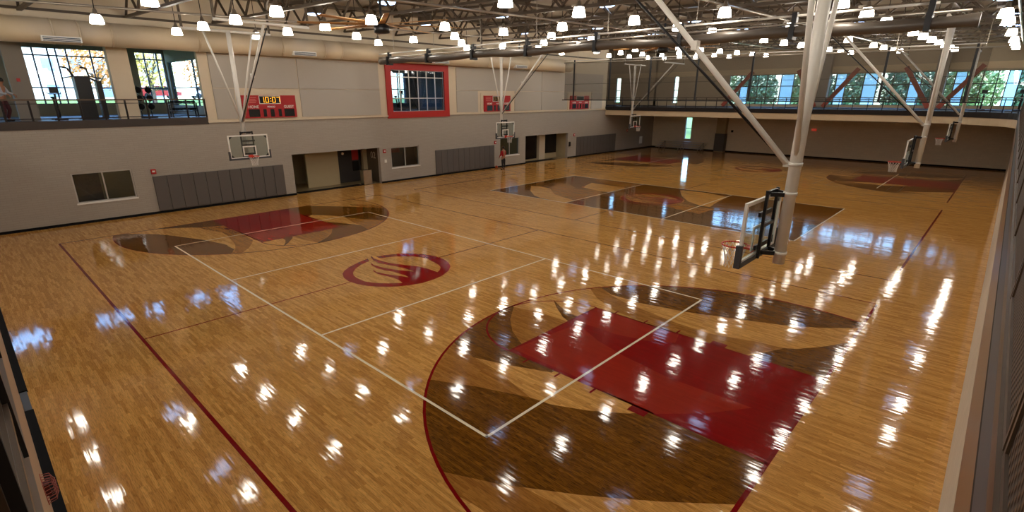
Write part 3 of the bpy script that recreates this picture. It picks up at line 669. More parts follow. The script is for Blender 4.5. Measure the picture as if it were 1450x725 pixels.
fan((-.85, 19.4, 8.35), 'large ceiling fan half hidden behind the rolled divider', .1)

# ---- air duct along the left wall
dt = thing('air_duct', 'big cream spiral air duct along the top of the doorway wall', 'duct', (XL+.55, -7.4, 8.36))
dy = [0, 1.7, 2.6, 3.75, 7.3, 11.5, 14, 15.1, 18.4, 23, 27.5, 32, 38.2]
for a, b_ in zip(dy, dy[1:]):
    MB().cyl((0, a, 0), (0, b_, 0), .5, k=28, cap=True).build('duct_section', M_DUCT, dt, True)
    MB().cyl((0, b_-.035, 0), (0, b_+.035, 0), .512, k=28).build('seam_ring', M_DUCT, dt, True)
for y in (1.25, 12.0, 22.0, 30.4):
    g = MB().box(.18, .56, y-.0, y+1.35, -.44, -.22).build('air_grille', M_WHITE, dt)
    for k in range(3): MB().box(.561, .575, y+.05, y+1.3, -.42+.06*k, -.385+.06*k).build('louvre', M_GREYST, g)

# ================================================================== BASKETBALL HOOPS
def hoop(sd, yc, label):
    """origin under the mast; the board faces local -x"""
    t = thing('basketball_hoop', label, 'hoop', (sd*12.0, yc, 0), 0 if sd > 0 else PI)
    ZT = 8.5
    m = MB().cyl((0, 0, 2.86), (0, 0, ZT), .098, k=20).build('mast', M_MAST, t, True)
    for z in (3.05, 4.12, 4.62): MB().cyl((0, 0, z-.03), (0, 0, z+.03), .112, k=20).build('clamp_ring', M_MAST, m, True)
    for s in (-1, 1): MB().cyl((0, s*.05, 4.75), (0, s*1.05, ZT), .042, k=10).build('side_brace', M_MAST, t, True)
    MB().cyl((-.14, 0, 4.62), (-3.85, 0, ZT), .052, k=12).build('front_brace', M_MAST, t, True)
    MB().box(-2.06, -1.95, -.07, .07, 6.52, 6.68).build('brace_joint', M_MAST, t)
    MB().box(-.19, -.09, -.03, .03, 4.57, 4.66).build('brace_lug', M_MAST, t)
    MB().cyl((-.16, .07, 4.60), (-4.2, .07, 8.3), .024, k=8).build('hoist_rod', M_BLKMET, t, True)
    for x in (0, -3.85): MB().cyl((x, -1.9, ZT), (x, 1.9, ZT), .06, k=10).build('support_pipe', M_MAST, t, True)
    for x in (0, -3.85):
        for s in (-1, 1): MB().box(x-.04, x+.04, s*1.85-.04, s*1.85+.04, ZT, zr(sd*12+sd*x, yc)+1.2).build('hanger', M_TRUSS, t)
    # back bracket
    bk = MB()
    for s in (-1, 1): bk.box(-.31, -.26, s*.27-.025, s*.27+.025, 2.95, 4.17)
    for z in (3.02, 3.55, 4.13): bk.box(-.31, -.26, -.27, .27, z-.03, z+.03)
    for z in (3.05, 4.1):
        for s in (-1, 1): bk.bar((-.26, s*.2, z), (-.07, s*.09, z), .05, .07)
    bk.box(-.37, -.33, -.32, .32, 3.7, 3.78); bk.box(-.37, -.33, -.32, .32, 3.1, 3.18)
    bk.build('back_bracket', M_BLKMET, t)
    X0, X1 = -.42, -.37; zb, zt, hw = 2.95, 4.02, .915
    f = MB().box(X0, X1, -hw, hw, zt-.06, zt).box(X0, X1, -hw, hw, zb, zb+.06).box(X0, X1, -hw, -hw+.06, zb+.06, zt-.06).box(X0, X1, hw-.06, hw, zb+.06, zt-.06).build('backboard_frame', M_WHITE, t)
    for sy in (-1, 1):
        for z, dz in ((zt-.06, -.14), (zb+.06, .14)):
            q = MB(); q.v = [(X0-.002, sy*(hw-.06), z), (X0-.002, sy*(hw-.2), z), (X0-.002, sy*(hw-.06), z+dz), (X0+.02, sy*(hw-.06), z), (X0+.02, sy*(hw-.2), z), (X0+.02, sy*(hw-.06), z+dz)]
            q.f = [(0, 1, 2), (3, 5, 4), (0, 3, 4, 1), (1, 4, 5, 2), (2, 5, 3, 0)]; q.build('corner_plate', M_BLKMET, f)
    MB().box(-.40, -.388, -hw+.06, hw-.06, zb+.06, zt-.06).build('glass_pane', M_BBGLASS, t)
    MB().box(-.424, -.4, -.305, .305, 3.46, 3.51).box(-.424, -.4, -.305, .305, 3.05, 3.10).box(-.424, -.4, -.305, -.255, 3.10, 3.46).box(-.424, -.4, .255, .305, 3.10, 3.46).build('shooting_square', M_WHITE, t)
    MB().box(-.45, -.35, -hw-.03, hw+.03, 2.89, 2.97).box(-.45, -.35, -hw-.05, -hw+.02, 2.89, 3.29).box(-.45, -.35, hw-.02, hw+.05, 2.89, 3.29).build('edge_padding', M_BBPAD, t)
    rm = MB(); R, cx = .228, -.80
    rm.path([(cx+R*math.cos(2*PI*i/28), R*math.sin(2*PI*i/28), 3.05) for i in range(28)], .014, 8, True)
    rmo = rm.build('rim', M_RIM, t, True)
    MB().box(-.47, -.42, -.1, .1, 2.95, 3.1).bar((-.45, -.07, 3.03), (-.6, -.1, 3.05), .03, .03).bar((-.45, .07, 3.03), (-.6, .1, 3.05), .03, .03).box(-.6, -.45, -.09, .09, 3.02, 3.05).build('rim_bracket', M_RIM, rmo)
    nt_ = MB(); prof = [(.225, 3.04), (.19, 2.94), (.16, 2.83), (.14, 2.72), (.15, 2.62)]; K = 12
    for j in range(4):
        for i in range(K):
            a0 = 2*PI*(i+.5*(j % 2))/K
            for d in (-.5, .5):
                a1 = a0+2*PI*d/K; (ra, za), (rb, zb_) = prof[j], prof[j+1]
                nt_.cyl((cx+ra*math.cos(a0), ra*math.sin(a0), za), (cx+rb*math.cos(a1), rb*math.sin(a1), zb_), .0045, k=4, cap=False)
    nt_.build('net', M_NET, t)
    return t
hoop(1, 0.0, 'white ceiling-hung basketball hoop over the red lane closest to the corner of the mesh railings')
hoop(1, 18.0, 'white ceiling-hung basketball hoop over the stained middle court, by the right-hand balcony')
hoop(1, 36.0, 'white ceiling-hung basketball hoop by the curved corner of the balcony')
hoop(-1, 0.0, 'white ceiling-hung basketball hoop in front of the scoreboard reading 10:07')
hoop(-1, 17.7, 'white ceiling-hung basketball hoop hanging above the person in red')
hoop(-1, 35.6, 'white ceiling-hung basketball hoop near the bleachers, seen through the divider net')

# ================================================================== SCOREBOARDS
SEGS = {'0': 'abcdef', '1': 'bc', '7': 'abc', '2': 'abged', '5': 'afgcd'}
def seven(mb, ch, y, z, w, h, x):
    s = .16*w; P = {'a': ((y, z+h/2), (y+w, z+h/2)), 'g': ((y, z), (y+w, z)), 'd': ((y, z-h/2), (y+w, z-h/2)), 'f': ((y, z), (y, z+h/2)), 'e': ((y, z-h/2), (y, z)), 'b': ((y+w, z), (y+w, z+h/2)), 'c': ((y+w, z-h/2), (y+w, z))}
    for k in SEGS[ch]:
        (a, b_), (c, d) = P[k]; mb.box(x, x+.006, min(a, c)-s/2, max(a, c)+s/2, min(b_, d)-s/2, max(b_, d)+s/2)
def scoreboard(y, label, time, am):
    t = thing('scoreboard', label, 'scoreboard', (XL, y, 4.5))
    MB().box(0, .05, -.28, 3.28, .02, 1.5).build('backing_panel', M_CREAM, t)
    MB().box(.05, .17, 0, 3.02, .09, 1.30).build('body', M_SCORE, t)
    x = .17
    d = MB().box(x, x+.02, .92, 2.12, .84, 1.28).build('time_display_frame', M_WHITE, t)
    MB().box(x+.02, x+.024, .95, 2.09, .87, 1.25).build('time_display', M_DISP, d)
    if time:
        yy = 1.03
        for ch in time:
            if ch == ':':
                [MB().box(x+.024, x+.03, yy+.01, yy+.05, z_, z_+.04).build('colon_dot', am, d) for z_ in (1.11, .97)]; yy += .13
            elif ch == ' ': yy += .27
            else: mb = MB(); seven(mb, ch, yy, 1.06, .15, .27, x+.024); mb.build('digit', am, d); yy += .255
    for a, b_ in ((.28, .88), (1.08, 1.26), (1.48, 1.70), (1.94, 2.12), (2.28, 2.88)): MB().box(x, x+.012, a, b_, .15, .56).build('score_window', M_DISP, t)
    R_ = (PI/2, 0, PI/2)
    text_mesh('home_lettering', 'HOME', .2, M_WHITE, t, (x+.004, .57, .68), R_)
    text_mesh('period_lettering', 'PERIOD', .13, M_WHITE, t, (x+.004, 1.56, .68), R_)
    text_mesh('guest_lettering', 'GUEST', .2, M_WHITE, t, (x+.004, 2.58, .68), R_)
    for k in range(4): MB().box(x, x+.004, .15, .78-.05*(k % 2), 1.17-.09*k, 1.2-.09*k).build('print_line', mat('faded_print', srgb(206, 120, 112), .6), t)
    return t
scoreboard(1.78, 'red scoreboard with amber digits reading 10:07', '10:07', M_AMBER)
scoreboard(20.3, 'red scoreboard with dim digits behind the middle hoop', '0:00', M_AMBERD)
scoreboard(31.7, 'red unlit scoreboard partly covered by the hanging divider net', '', M_AMBERD)

# ================================================================== DIVIDERS
def divider_roll():
    t = thing('divider_curtain', 'dark rolled-up divider curtain hanging on pipes between the first two courts', 'curtain', (0, 9.0, 7.6))
    x0, x1 = -13.6, 13.35; za, zb_ = .09, -.02
    rr = MB(); N = 60; K = 14
    for i in range(N+1):
        f_ = i/N; x = x0+(x1-x0)*f_; r = .145+.016*math.sin(i*1.7)+.012*math.sin(i*.61); z = za+(zb_-za)*f_+.03*math.sin(f_*PI*8)
        for k in range(K):
            a = 2*PI*k/K; rr.v.append((x, r*math.cos(a), z+r*1.15*math.sin(a)))
    for i in range(N):
        for k in range(K): rr.f.append((i*K+k, i*K+(k+1) % K, (i+1)*K+(k+1) % K, (i+1)*K+k))
    rr.f.append(tuple(range(K))); rr.f.append(tuple(N*K+k for k in reversed(range(K))))
    rr.build('rolled_curtain', M_CURTAIN, t, True)
    MB().cyl((x0-.05, 0, .50), (x1-.9, 0, .46), .035, k=10).build('top_pipe', M_MAST, t, True)
    MB().cyl((x0-.05, -.04, .30), (x1-.2, -.04, .22), .03, k=10).build('lower_pipe', M_GALV, t, True)
    for x in (-12.65, -9.05, -5.5, -1.97, 1.7, 5.3, 8.95, 12.3):
        z = za+(zb_-za)*(x-x0)/(x1-x0)
        MB().box(x-.07, x+.07, -.2, .2, z-.22, z+.24).box(x-.07, x+.07, -.08, .12, z+.24, .56).build('strap', M_BLKMET, t)
        MB().cyl((x+.5, 0, .5), (x+.5, 0, zr(x, 9)-6.37), .012, k=6).build('hanger_cable', M_GALV, t)
divider_roll()
def divider_net():
    t = thing('divider_net', 'half-lowered grey see-through divider net with black straps between middle and far courts', 'curtain', (0, 27.0, 5.4))
    x0, x1 = -13.55, 13.0; z1 = lambda x: 8.36-.012*(x+13.5)-5.4
    q = MB(); q.v = [(x0, 0, .05), (x1, 0, .05), (x1, 0, z1(x1)), (x0, 0, z1(x0))]; q.v += [(a, b_+.01, c) for a, b_, c in q.v]
    q.f = [(0, 1, 2, 3), (4, 7, 6, 5), (0, 4, 5, 1), (1, 5, 6, 2), (2, 6, 7, 3), (3, 7, 4, 0)]
    q.build('netting', M_NETTING, t)
    MB().bar((x0-.2, 0, .06), (x1+.2, 0, .02), .07, .07).build('bottom_bar', M_BLKMET, t)
    MB().cyl((x0-.1, 0, z1(x0)), (x1+.5, 0, z1(x1)), .04, k=10).build('top_pipe', M_GALV, t, True)
    MB().cyl((x0-.1, .1, z1(x0)+.16), (x1-.3, .1, z1(x1)+.2), .03, k=10).build('upper_pipe', M_MAST, t, True)
    MB().cyl((x0, .02, 1.3), (x1, .02, 1.3), .012, k=6).build('mid_seam', M_BLKMET, t)
    for x in (-12.6, -9.16, -5.7, -2.09, 1.56, 5.18, 8.72, 12.43):
        MB().box(x-.055, x+.055, -.03, .03, .02, z1(x)+.2).build('strap', M_BLKMET, t)
        MB().cyl((x+.3, 0, z1(x)), (x+.3, 0, zr(x, 27)-4.17), .012, k=6).build('hanger_cable', M_GALV, t)
divider_net()

# ================================================================== WALL PADS
def pads(y0, y1, n, label, z1=1.9):
    t = thing('wall_padding', label, 'wall pads', (XL, y0, 0)); w = (y1-y0)/n
    mb = MB(); g = .008; b_ = .02
    mb.v = [(0.002, g, .14), (.002, w-g, .14), (.002, w-g, z1), (.002, g, z1), (.05, g, .14), (.05, w-g, .14), (.05, w-g, z1), (.05, g, z1), (.062, g+b_, .16), (.062, w-g-b_, .16), (.062, w-g-b_, z1-b_), (.062, g+b_, z1-b_)]
    mb.f = [(0, 3, 2, 1)]+[(i, (i+1) % 4, 4+(i+1) % 4, 4+i) for i in range(4)]+[(4+i, 4+(i+1) % 4, 8+(i+1) % 4, 8+i) for i in range(4)]+[(8, 9, 10, 11)]
    p = mb.build('pad_panel', M_PAD, t)
    for k in range(1, n): share(p, t, (0, k*w, 0))
pads(-3.1, 3.6, 11, 'row of grey vinyl wall pads beneath the 10:07 scoreboard hoop')
pads(15.2, 21.5, 11, 'row of grey vinyl wall pads beside the person in red')
pads(33.1, 40.25, 12, 'row of grey vinyl wall pads beyond the far doorway', 1.94)
cp = thing('padded_column', 'beige column with a grey padded lower half at the far wall', 'column', (-8.2, 48.2, 0))
MB().box(-.5, .5, -.28, .29, 0, 3.93).build('shaft', M_BEIGE, cp)
MB().box(-.55, .55, -.33, -.28, .05, 1.92).box(-.55, -.5, -.33, .29, .05, 1.92).box(.5, .55, -.33, .29, .05, 1.92).build('pad_panel', M_PAD, cp)

# ================================================================== SMALL WALL FITTINGS
def alarm(y, z, label):
    t = thing('fire_alarm', label, 'alarm', (XL, y, z))
    MB().box(0, .06, -.11, .11, -.12, .12).build('housing', M_ALARM, t); MB().box(.06, .075, -.06, .06, -.03, .05).build('strobe', M_WHITE, t)
alarm(-3.0, 2.14, 'small red fire alarm above the first row of wall pads')
alarm(10.74, 2.17, 'small red fire alarm between the first doorway and the window')
alarm(21.62, 2.1, 'small red fire alarm beside the window behind the person')
alarm(32.69, 2.16, 'small red fire alarm right of the far doorway')
alarm(42.6, 2.17, 'small red fire alarm near the far corner')
tag(MB().box(XL, XL+.03, 10.70, 10.88, 1.38, 1.6).build('wall_plate', M_WHITE), 'white wall plate beneath the alarm by the first doorway', 'switch')
tag(MB().box(XL, XL+.1, 31.86, 32.06, 1.12, 1.55).build('phone_box', M_BLKMET), 'black wall phone at the far doorway', 'phone')
tag(MB().box(XL, XL+.06, 45.45, 46.0, .55, 1.35).build('wall_cabinet', M_WHITE), 'white wall cabinet near the far corner', 'cabinet')
ex = thing('exit_sign', 'small lit red exit sign on the wall under the far balcony', 'sign', (.64, YF-.06, 2.55))
MB().box(-.2, .2, 0, .055, 0, .2).build('sign_body', M_EXIT, ex)
text_mesh('lettering', 'EXIT', .15, M_WHITE, ex, (0, -.004, .1), (PI/2, 0, 0), .002)
al = tag(MB().box(-7.29, -7.07, YF-.06, YF, 2.07, 2.3).build('wall_alarm', M_DKSTEEL), 'small dark alarm beside the padded column', 'alarm')
tag(MB().box(-17.8, -17.76, -7.08, -6.96, 6.36, 6.5).build('wall_alarm', M_ALARM), 'small red alarm on the grey pillar of the exercise balcony', 'alarm')
# caged alarm on the near wall
d = ray(75, 688); cp_ = CAM+d*((YN+.09-CAM.y)/d.y)
ca = thing('caged_alarm', 'red wire cage guarding an alarm on the near wall', 'alarm', (cp_.x, YN, cp_.z))
MB().box(-.06, .06, 0, .06, -.08, .08).build('alarm_body', mat('dark_alarm_red', srgb(84, 16, 18), .5), ca)
cg = MB(); M_CAGE = mat('cage_wire', srgb(170, 96, 84), .4, .4)
for k in range(-2, 3):
    w = .06*k
    cg.path([(w, 0, -.15), (w, .09, -.13), (w, .13, 0), (w, .09, .13), (w, 0, .15)], .004, 5)
    cg.path([(-.15, 0, w*.85), (-.12, .09, w*.85), (0, .13, w*.85), (.12, .09, w*.85), (.15, 0, w*.85)], .004, 5)
cg.path([(-.15, .005, -.15), (.15, .005, -.15), (.15, .005, .15), (-.15, .005, .15)], .005, 5, True)
cg.build('wire_cage', M_CAGE, ca)
# doorway mats, bin, threshold
tag(MB().box(-17.35, -16.75, 4.5, 9.0, 0, .012).build('floor_mat', M_BLACK), 'long black mat inside the first doorway', 'mat')
tag(MB().box(-17.5, -16.72, 25.7, 30.4, 0, .012).build('floor_mat', M_BLACK), 'long black mat inside the far doorway', 'mat')
tc_ = thing('trash_can', 'stainless steel trash can standing in the first doorway', 'trash can', (-16.9, 9.4, 0))
def rrect(a, b_, r, n=5): return [(sx*(a-r)+r*math.cos(t), sy*(b_-r)+r*math.sin(t)) for (sx, sy, t0_) in ((1, 1, 0), (-1, 1, PI/2), (-1, -1, PI), (1, -1, 3*PI/2)) for t in [t0_+PI/2*q/n for q in range(n+1)]]
MB().prism(rrect(.26, .34, .08), .03, .94).build('body', M_CHROME, tc_)
MB().prism(rrect(.24, .32, .07), 0, .03).build('foot', M_BLACK, tc_)
MB().prism(rrect(.27, .35, .08), .94, .99).build('lid', M_CHROME, tc_)
MB().prism(rrect(.12, .15, .05), .99, .995).build('opening', M_BLACK, tc_)

# ================================================================== RAILINGS
lr = thing('balcony_railing', 'dark steel railing with thin posts along the exercise balcony', 'railing', (XL+.0, -14, 4.7))
MB().box(-.04, .04, 0, 13.98, .86, .93).build('top_rail', M_BROWNST, lr); MB().box(-.02, .02, 0, 13.98, .08, .12).build('bottom_rail', M_DKSTEEL, lr)
MB().box(-.012, .012, 0, 13.98, .72, .745).build('mid_rail', M_DKSTEEL, lr)
p = MB().box(-.03, .03, -.035, .035, 0, .87).build('post', M_DKSTEEL, lr); p.location = (0, 13.94, 0)
for k in range(1, 16): share(p, lr, (0, 13.94-.87*k, 0))
# far railing along the curved edge
fr = thing('balcony_railing', 'dark steel railing along the far balcony with closely spaced posts', 'railing', (0, 38, ZB))
FE = [(XL, 38.05), (6.5, 38.65)]+[(q_[0]+.05, q_[1]+.06) for q_ in EDGE[2:-1]]
loc = lambda p_, z: (p_[0], p_[1]-38, z)
for z, r_, nm, mm in ((.88, .035, 'top_rail', M_BROWNST), (.74, .02, 'mid_rail', M_DKSTEEL), (.1, .025, 'bottom_rail', M_DKSTEEL)):
    MB().path([loc(q_, z) for q_ in FE], r_, 6).build(nm, mm, fr)
acc = 0; pst = MB().box(-.025, .025, -.025, .025, 0, .87).build('post', M_DKSTEEL, fr); pst.location = loc(FE[0], 0); nxt = .95
for a, b_ in zip(FE, FE[1:]):
    a = Vector(a); b_ = Vector(b_); L_ = (b_-a).length
    while nxt <= acc+L_:
        q_ = a+(b_-a)*((nxt-acc)/L_); share(pst, fr, loc(q_, 0)); nxt += .95
    acc += L_
# mesh railings: right-hand and near side, one panel per bay
def mesh_rail(name, label, axis, c, a0, a1, z0, inward):
    t = thing(name, label, 'railing', (c, 0, 0) if axis == 'y' else (0, c, 0)); N = max(1, round((a1-a0)/1.55)); st = (a1-a0)/N
    def bx(u0, u1, w0, w1, z_0, z_1, nm, mm, par=t):
        q = MB(); (q.box(w0, w1, u0, u1, z_0, z_1) if axis == 'y' else q.box(u0, u1, w0, w1, z_0, z_1)); return q.build(nm, mm, par)
    bx(a0, a1, -.02, .05, z0, z0+.07, 'bottom_rail', M_BROWNST); bx(a0, a1, -.02, .05, 5.5, 5.56, 'top_rail', M_BROWNST)
    pn = None
    for k in range(N):
        u0 = a0+k*st
        if pn is None:
            pn = bx(.03, st-.03, .0, .012, z0+.1, 5.46, 'mesh_panel', M_WOVEN)
            f_ = MB()
            for (p0_, p1_, q0, q1) in ((.02, .05, z0+.07, 5.5), (st-.05, st-.02, z0+.07, 5.5), (.05, st-.05, z0+.07, z0+.1), (.05, st-.05, 5.46, 5.5)):
                (f_.box(-.008, .03, p0_, p1_, q0, q1) if axis == 'y' else f_.box(p0_, p1_, -.008, .03, q0, q1))
            fr_ = f_.build('panel_frame', M_BROWNST, t); po = (MB().box(.0, .06, -.018, .018, z0-.25, 5.5) if axis == 'y' else MB().box(-.018, .018, .0, .06, z0-.25, 5.5)).build('post', M_DKSTEEL, t)
            for ob in (pn, fr_, po): ob.location = (0, u0, 0) if axis == 'y' else (u0, 0, 0)
        else:
            for ob in (pn, fr_, po): share(ob, t, (0, u0, 0) if axis == 'y' else (u0, 0, 0))
mesh_rail('mesh_railing', 'brown woven-mesh railing running along the right-hand balcony', 'y', XFR-.012, -9.6, 32.9, 4.70, -1)
mesh_rail('mesh_railing', 'brown woven-mesh railing along the near balcony above the caged alarm', 'x', -9.985, -16.4, 14.3, 4.22, 1)

# ================================================================== BLEACHERS
bl = thing('bleachers', 'low aluminium bleachers with four bench rows below the narrow window', 'bleachers', (-12.2, 47.3, 0))
for k in range(4):
    z = .25+.2*k; y = -.9+.42*k
    MB().box(-2.75, 2.75, y, y+.25, z, z+.04).build('bench_plank', M_ALU, bl)
    if k: MB().box(-2.75, 2.75, y-.2, y-.02, z-.2, z-.17).build('foot_plank', M_ALU, bl)
for x in (-2.3, 0, 2.3):
    MB().bar((x, -.8, .23), (x, .6, .85), .05).bar((x, -.85, .03), (x, .65, .03), .05).bar((x, -.8, .23), (x, -.8, 0), .05).bar((x, .6, .85), (x, .6, 0), .05).bar((x, -.1, .52), (x, -.1, 0), .05).build('frame', M_GALV, bl)

# ================================================================== PEOPLE
def skin_obj(name, joints, edges, m, parent, sub=2, root=0):
    me = bpy.data.meshes.new(name); me.from_pydata([j[0] for j in joints], edges, []); me.materials.append(m)
    ob = bpy.data.objects.new(name, me); COL.objects.link(ob); ob.parent = parent
    md = ob.modifiers.new('skin', 'SKIN'); md.use_smooth_shade = True
    sv = me.skin_vertices[0].data if me.skin_vertices else None
    if sv is None:
        me.attributes.new('skin', 'FLOAT', 'POINT')
    for i, j in enumerate(joints):
        r_ = j[1]; sv[i].radius = r_ if isinstance(r_, tuple) else (r_, r_)
    for i in range(len(joints)): sv[i].use_root = (i == root)
    sb = ob.modifiers.new('sub', 'SUBSURF'); sb.levels = sub; sb.render_levels = sub
    return ob
def ensure_skin(me):
    pass
def person(name, label, loc, rz, shirt, trouser, hair, arms, lean=0.0, knees=0.0, h=1.78):
    t = thing(name, label, 'person', loc, rz); k = h/1.78
    def v(x, y, z): return (x*k, (y+lean*max(0, z-.95))*k, z*k)      # faces +y
    J = [(v(0, 0, .96), .14*k), (v(0, .0, 1.12), .13*k), (v(0, -.01, 1.32), .15*k), (v(0, -.01, 1.46), .09*k), (v(0, 0, 1.54), .055*k), (v(0, .02, 1.62), .085*k), (v(0, .02, 1.72), .085*k)]
    E = [(0, 1), (1, 2), (2, 3), (3, 4), (4, 5), (5, 6)]
    for s in (-1, 1):
        n = len(J); J += [(v(s*.10, 0, .88), .095*k), (v(s*.11, knees*(.5 if s > 0 else 1), .50), .06*k), (v(s*.11, -.03, .10), .042*k), (v(s*.12, .06, .045), .038*k), (v(s*.13, .17, .03), .03*k)]
        E += [(0, n), (n, n+1), (n+1, n+2), (n+2, n+3), (n+3, n+4)]
        n = len(J); (ex_, ey, ez), (hx, hy, hz) = arms
        J += [(v(s*.19, -.01, 1.41), .06*k), (v(s*ex_, ey, ez), .043*k), (v(s*hx, hy, hz), .03*k), (v(s*hx, hy+.04, hz-.06), .034*k)]
        E += [(3, n), (n, n+1), (n+1, n+2), (n+2, n+3)]
        for q in range(4):
            m_ = len(J); J += [(v(s*(hx-.025+.017*q), hy+.06, hz-.10), .009*k), (v(s*(hx-.025+.017*q), hy+.075, hz-.135-.01*(q in (1, 2))), .008*k)]
            E += [(n+3, m_), (m_, m_+1)]
        m_ = len(J); J += [(v(s*(hx-.045), hy+.06, hz-.06), .010*k), (v(s*(hx-.05), hy+.085, hz-.09), .008*k)]; E += [(n+2, m_), (m_, m_+1)]
    skin_obj('body', J, E, M_SKIN, t)
    # clothing
    Jt = [(v(0, 0, .93), (.175*k, .13*k)), (v(0, 0, 1.12), (.165*k, .125*k)), (v(0, -.01, 1.32), (.19*k, .135*k)), (v(0, -.01, 1.45), (.10*k, .09*k))]; Et = [(0, 1), (1, 2), (2, 3)]
    for s in (-1, 1):
        n = len(Jt); (ex_, ey, ez), (hx, hy, hz) = arms
        Jt += [(v(s*.2, -.01, 1.40), .078*k), (v(s*ex_, ey, ez), .06*k), (v(s*(hx*.85+ex_*.15), hy*.85+ey*.15, hz*.85+ez*.15), .045*k)]; Et += [(2, n), (n, n+1), (n+1, n+2)]
    skin_obj('shirt', Jt, Et, shirt, t)
    Jl = [(v(0, 0, .97), (.175*k, .135*k)), (v(0, 0, .88), .14*k)]; El = [(0, 1)]
    for s in (-1, 1):
        n = len(Jl); Jl += [(v(s*.105, 0, .82), .112*k), (v(s*.11, knees*(.5 if s > 0 else 1), .50), .078*k), (v(s*.11, -.03, .11), .06*k)]; El += [(1, n), (n, n+1), (n+1, n+2)]
    skin_obj('trousers', Jl, El, trouser, t)
    hd = v(0, .02, 1.68)
    MB().sphere((hd[0], hd[1]-.018, hd[2]+.03), .103*k, 14, 10, (1, 1.08, 1.05)).build('hair', hair, t, True)
    for s in (-1, 1):
        MB().sphere((hd[0]+s*.033*k, hd[1]+.088*k, hd[2]), .011*k, 8, 6).build('eye', M_BLACK, t, True)
        MB().sphere((hd[0]+s*.092*k, hd[1], hd[2]-.015), .025*k, 8, 6, (.5, .9, 1.2)).build('ear', M_SKIN, t, True)
        MB().sphere((s*.125*k, .08, .04), .06*k, 10, 6, (.8, 2.0, .7)).build('shoe', M_BLACK, t, True)
    MB().sphere((hd[0], hd[1]+.1*k, hd[2]-.03), .018*k, 8, 6, (.8, 1, 1.3)).build('nose', M_SKIN, t, True)
    MB().box(hd[0]-.022*k, hd[0]+.022*k, hd[1]+.075*k, hd[1]+.09*k, hd[2]-.068*k, hd[2]-.058*k).build('mouth', mat('lips', srgb(120, 60, 52), .6), t)
    return t
M_REDSH = mat('red_shirt', srgb(168, 20, 26), .8); M_TRS = mat('black_trousers', srgb(22, 22, 26), .8); M_GRSH = mat('grey_shirt', srgb(168, 170, 178), .8); M_HAIR = mat('dark_hair', srgb(20, 16, 14), .6)
person('person', 'person in a red top and black trousers standing at the office window', (-15.35, 21.4, 0), PI/2, M_REDSH, M_TRS, M_HAIR, ((.26, .05, 1.14), (.22, .2, .98)), h=1.86)
person('person', 'person in a grey top exercising behind the balcony railing', (-17.6, -7.75, 4.70), -.6, M_GRSH, mat('maroon_shorts', srgb(70, 24, 30), .8), M_HAIR, ((.27, .12, 1.18), (.2, .38, 1.12)), lean=.18, knees=.12)
bk = thing('basketball', 'orange basketball lying on the floor beside the person in red', 'ball', (-16.2, 21.45, .12))
MB().sphere((0, 0, 0), .12, 18, 12).build('ball_skin', M_BALL, bk, True)
sm = MB()
for a in range(3):
    pts = [(math.cos(2*PI*i/24)*.121, math.sin(2*PI*i/24)*.121) for i in range(24)]
    sm.path([(p_[0], p_[1], 0) if a == 0 else ((p_[0], 0, p_[1]) if a == 1 else (0, p_[0], p_[1])) for p_ in pts], .003, 4, True)
sm.build('seam', M_BLACK, bk)

# ================================================================== EXERCISE BALCONY
cm = thing('cable_machine', 'tall dark cable machine with pull-up handles behind the balcony railing', 'gym machine', (-18.1, -4.62, 4.70))
MB().box(-.5, .5, -.5, .5, 0, .06).build('base_plate', M_BLKMET, cm)
MB().box(-.35, .25, -.42, .18, .06, 1.95).build('weight_shroud', M_BLKMET, cm)
MB().box(-.2, .2, .38, .6, .06, 1.75).build('weight_shroud', M_BLKMET, cm)
MB().bar((0, .15, 1.9), (0, .5, 1.7), .08).build('crossbar', M_BLKMET, cm)
for s in (-1, 1):
    MB().path([(.1, -.1+s*.28, 1.9), (.1, -.22+s*.36, 2.3), (.1, -.45+s*.36, 2.34)], .04, 8).build('pull_up_handle', M_BLKMET, cm)
    MB().path([(.1, -.1+s*.28, 1.95), (.1, -.1+s*.75, 1.85)], .025, 8).build('pull_up_handle', M_BLKMET, cm)
MB().path([(.3, .3, 1.5), (.32, .32, 1.15)], .01, 6).build('cable', M_GALV, cm)
rk = thing('medicine_ball_rack', 'black rack of six medicine balls behind the balcony railing', 'rack', (-17.9, -2.42, 4.70))
for yy in (-.22, .22):
    MB().cyl((0, yy, 0), (0, yy, 1.55), .03, k=8).build('upright', M_BLKMET, rk)
    for z in (.55, .95, 1.35): MB().bar((0, yy, z-.175), (.2, yy, z-.175), .04).build('cradle', M_BLKMET, rk)
MB().box(-.3, .3, -.4, .4, 0, .05).build('foot_plate', M_BLKMET, rk)
for q, yy in enumerate((-.22, .22)):
    for j, z in enumerate((.55, .95, 1.35)):
        ob = MB().sphere((0, 0, 0), .15, 14, 10).build('medicine_ball', M_BLACK, None, True); ob.location = (-17.9+.19, -2.42+yy, 4.70+z)
        tag(ob, 'black medicine ball on the %s tier of the rack, %s column' % (('lowest', 'middle', 'top')[j], ('pillar-side', 'window-side')[q]), 'ball', 'medicine balls on the rack')
dr = thing('dumbbell_rack', 'dark dumbbell rack below the side window of the balcony', 'rack', (-17.7, -.75, 4.70))
for z in (.3, .65): MB().box(-.25, .25, -.62, .62, z, z+.04).build('shelf', M_BLKMET, dr)
for s in (-1, 1): MB().bar((-.2, s*.6, 0), (-.2, s*.6, .85), .06).bar((.2, s*.6, 0), (.1, s*.6, .7), .06).build('side_frame', M_BLKMET, dr)
d0 = None
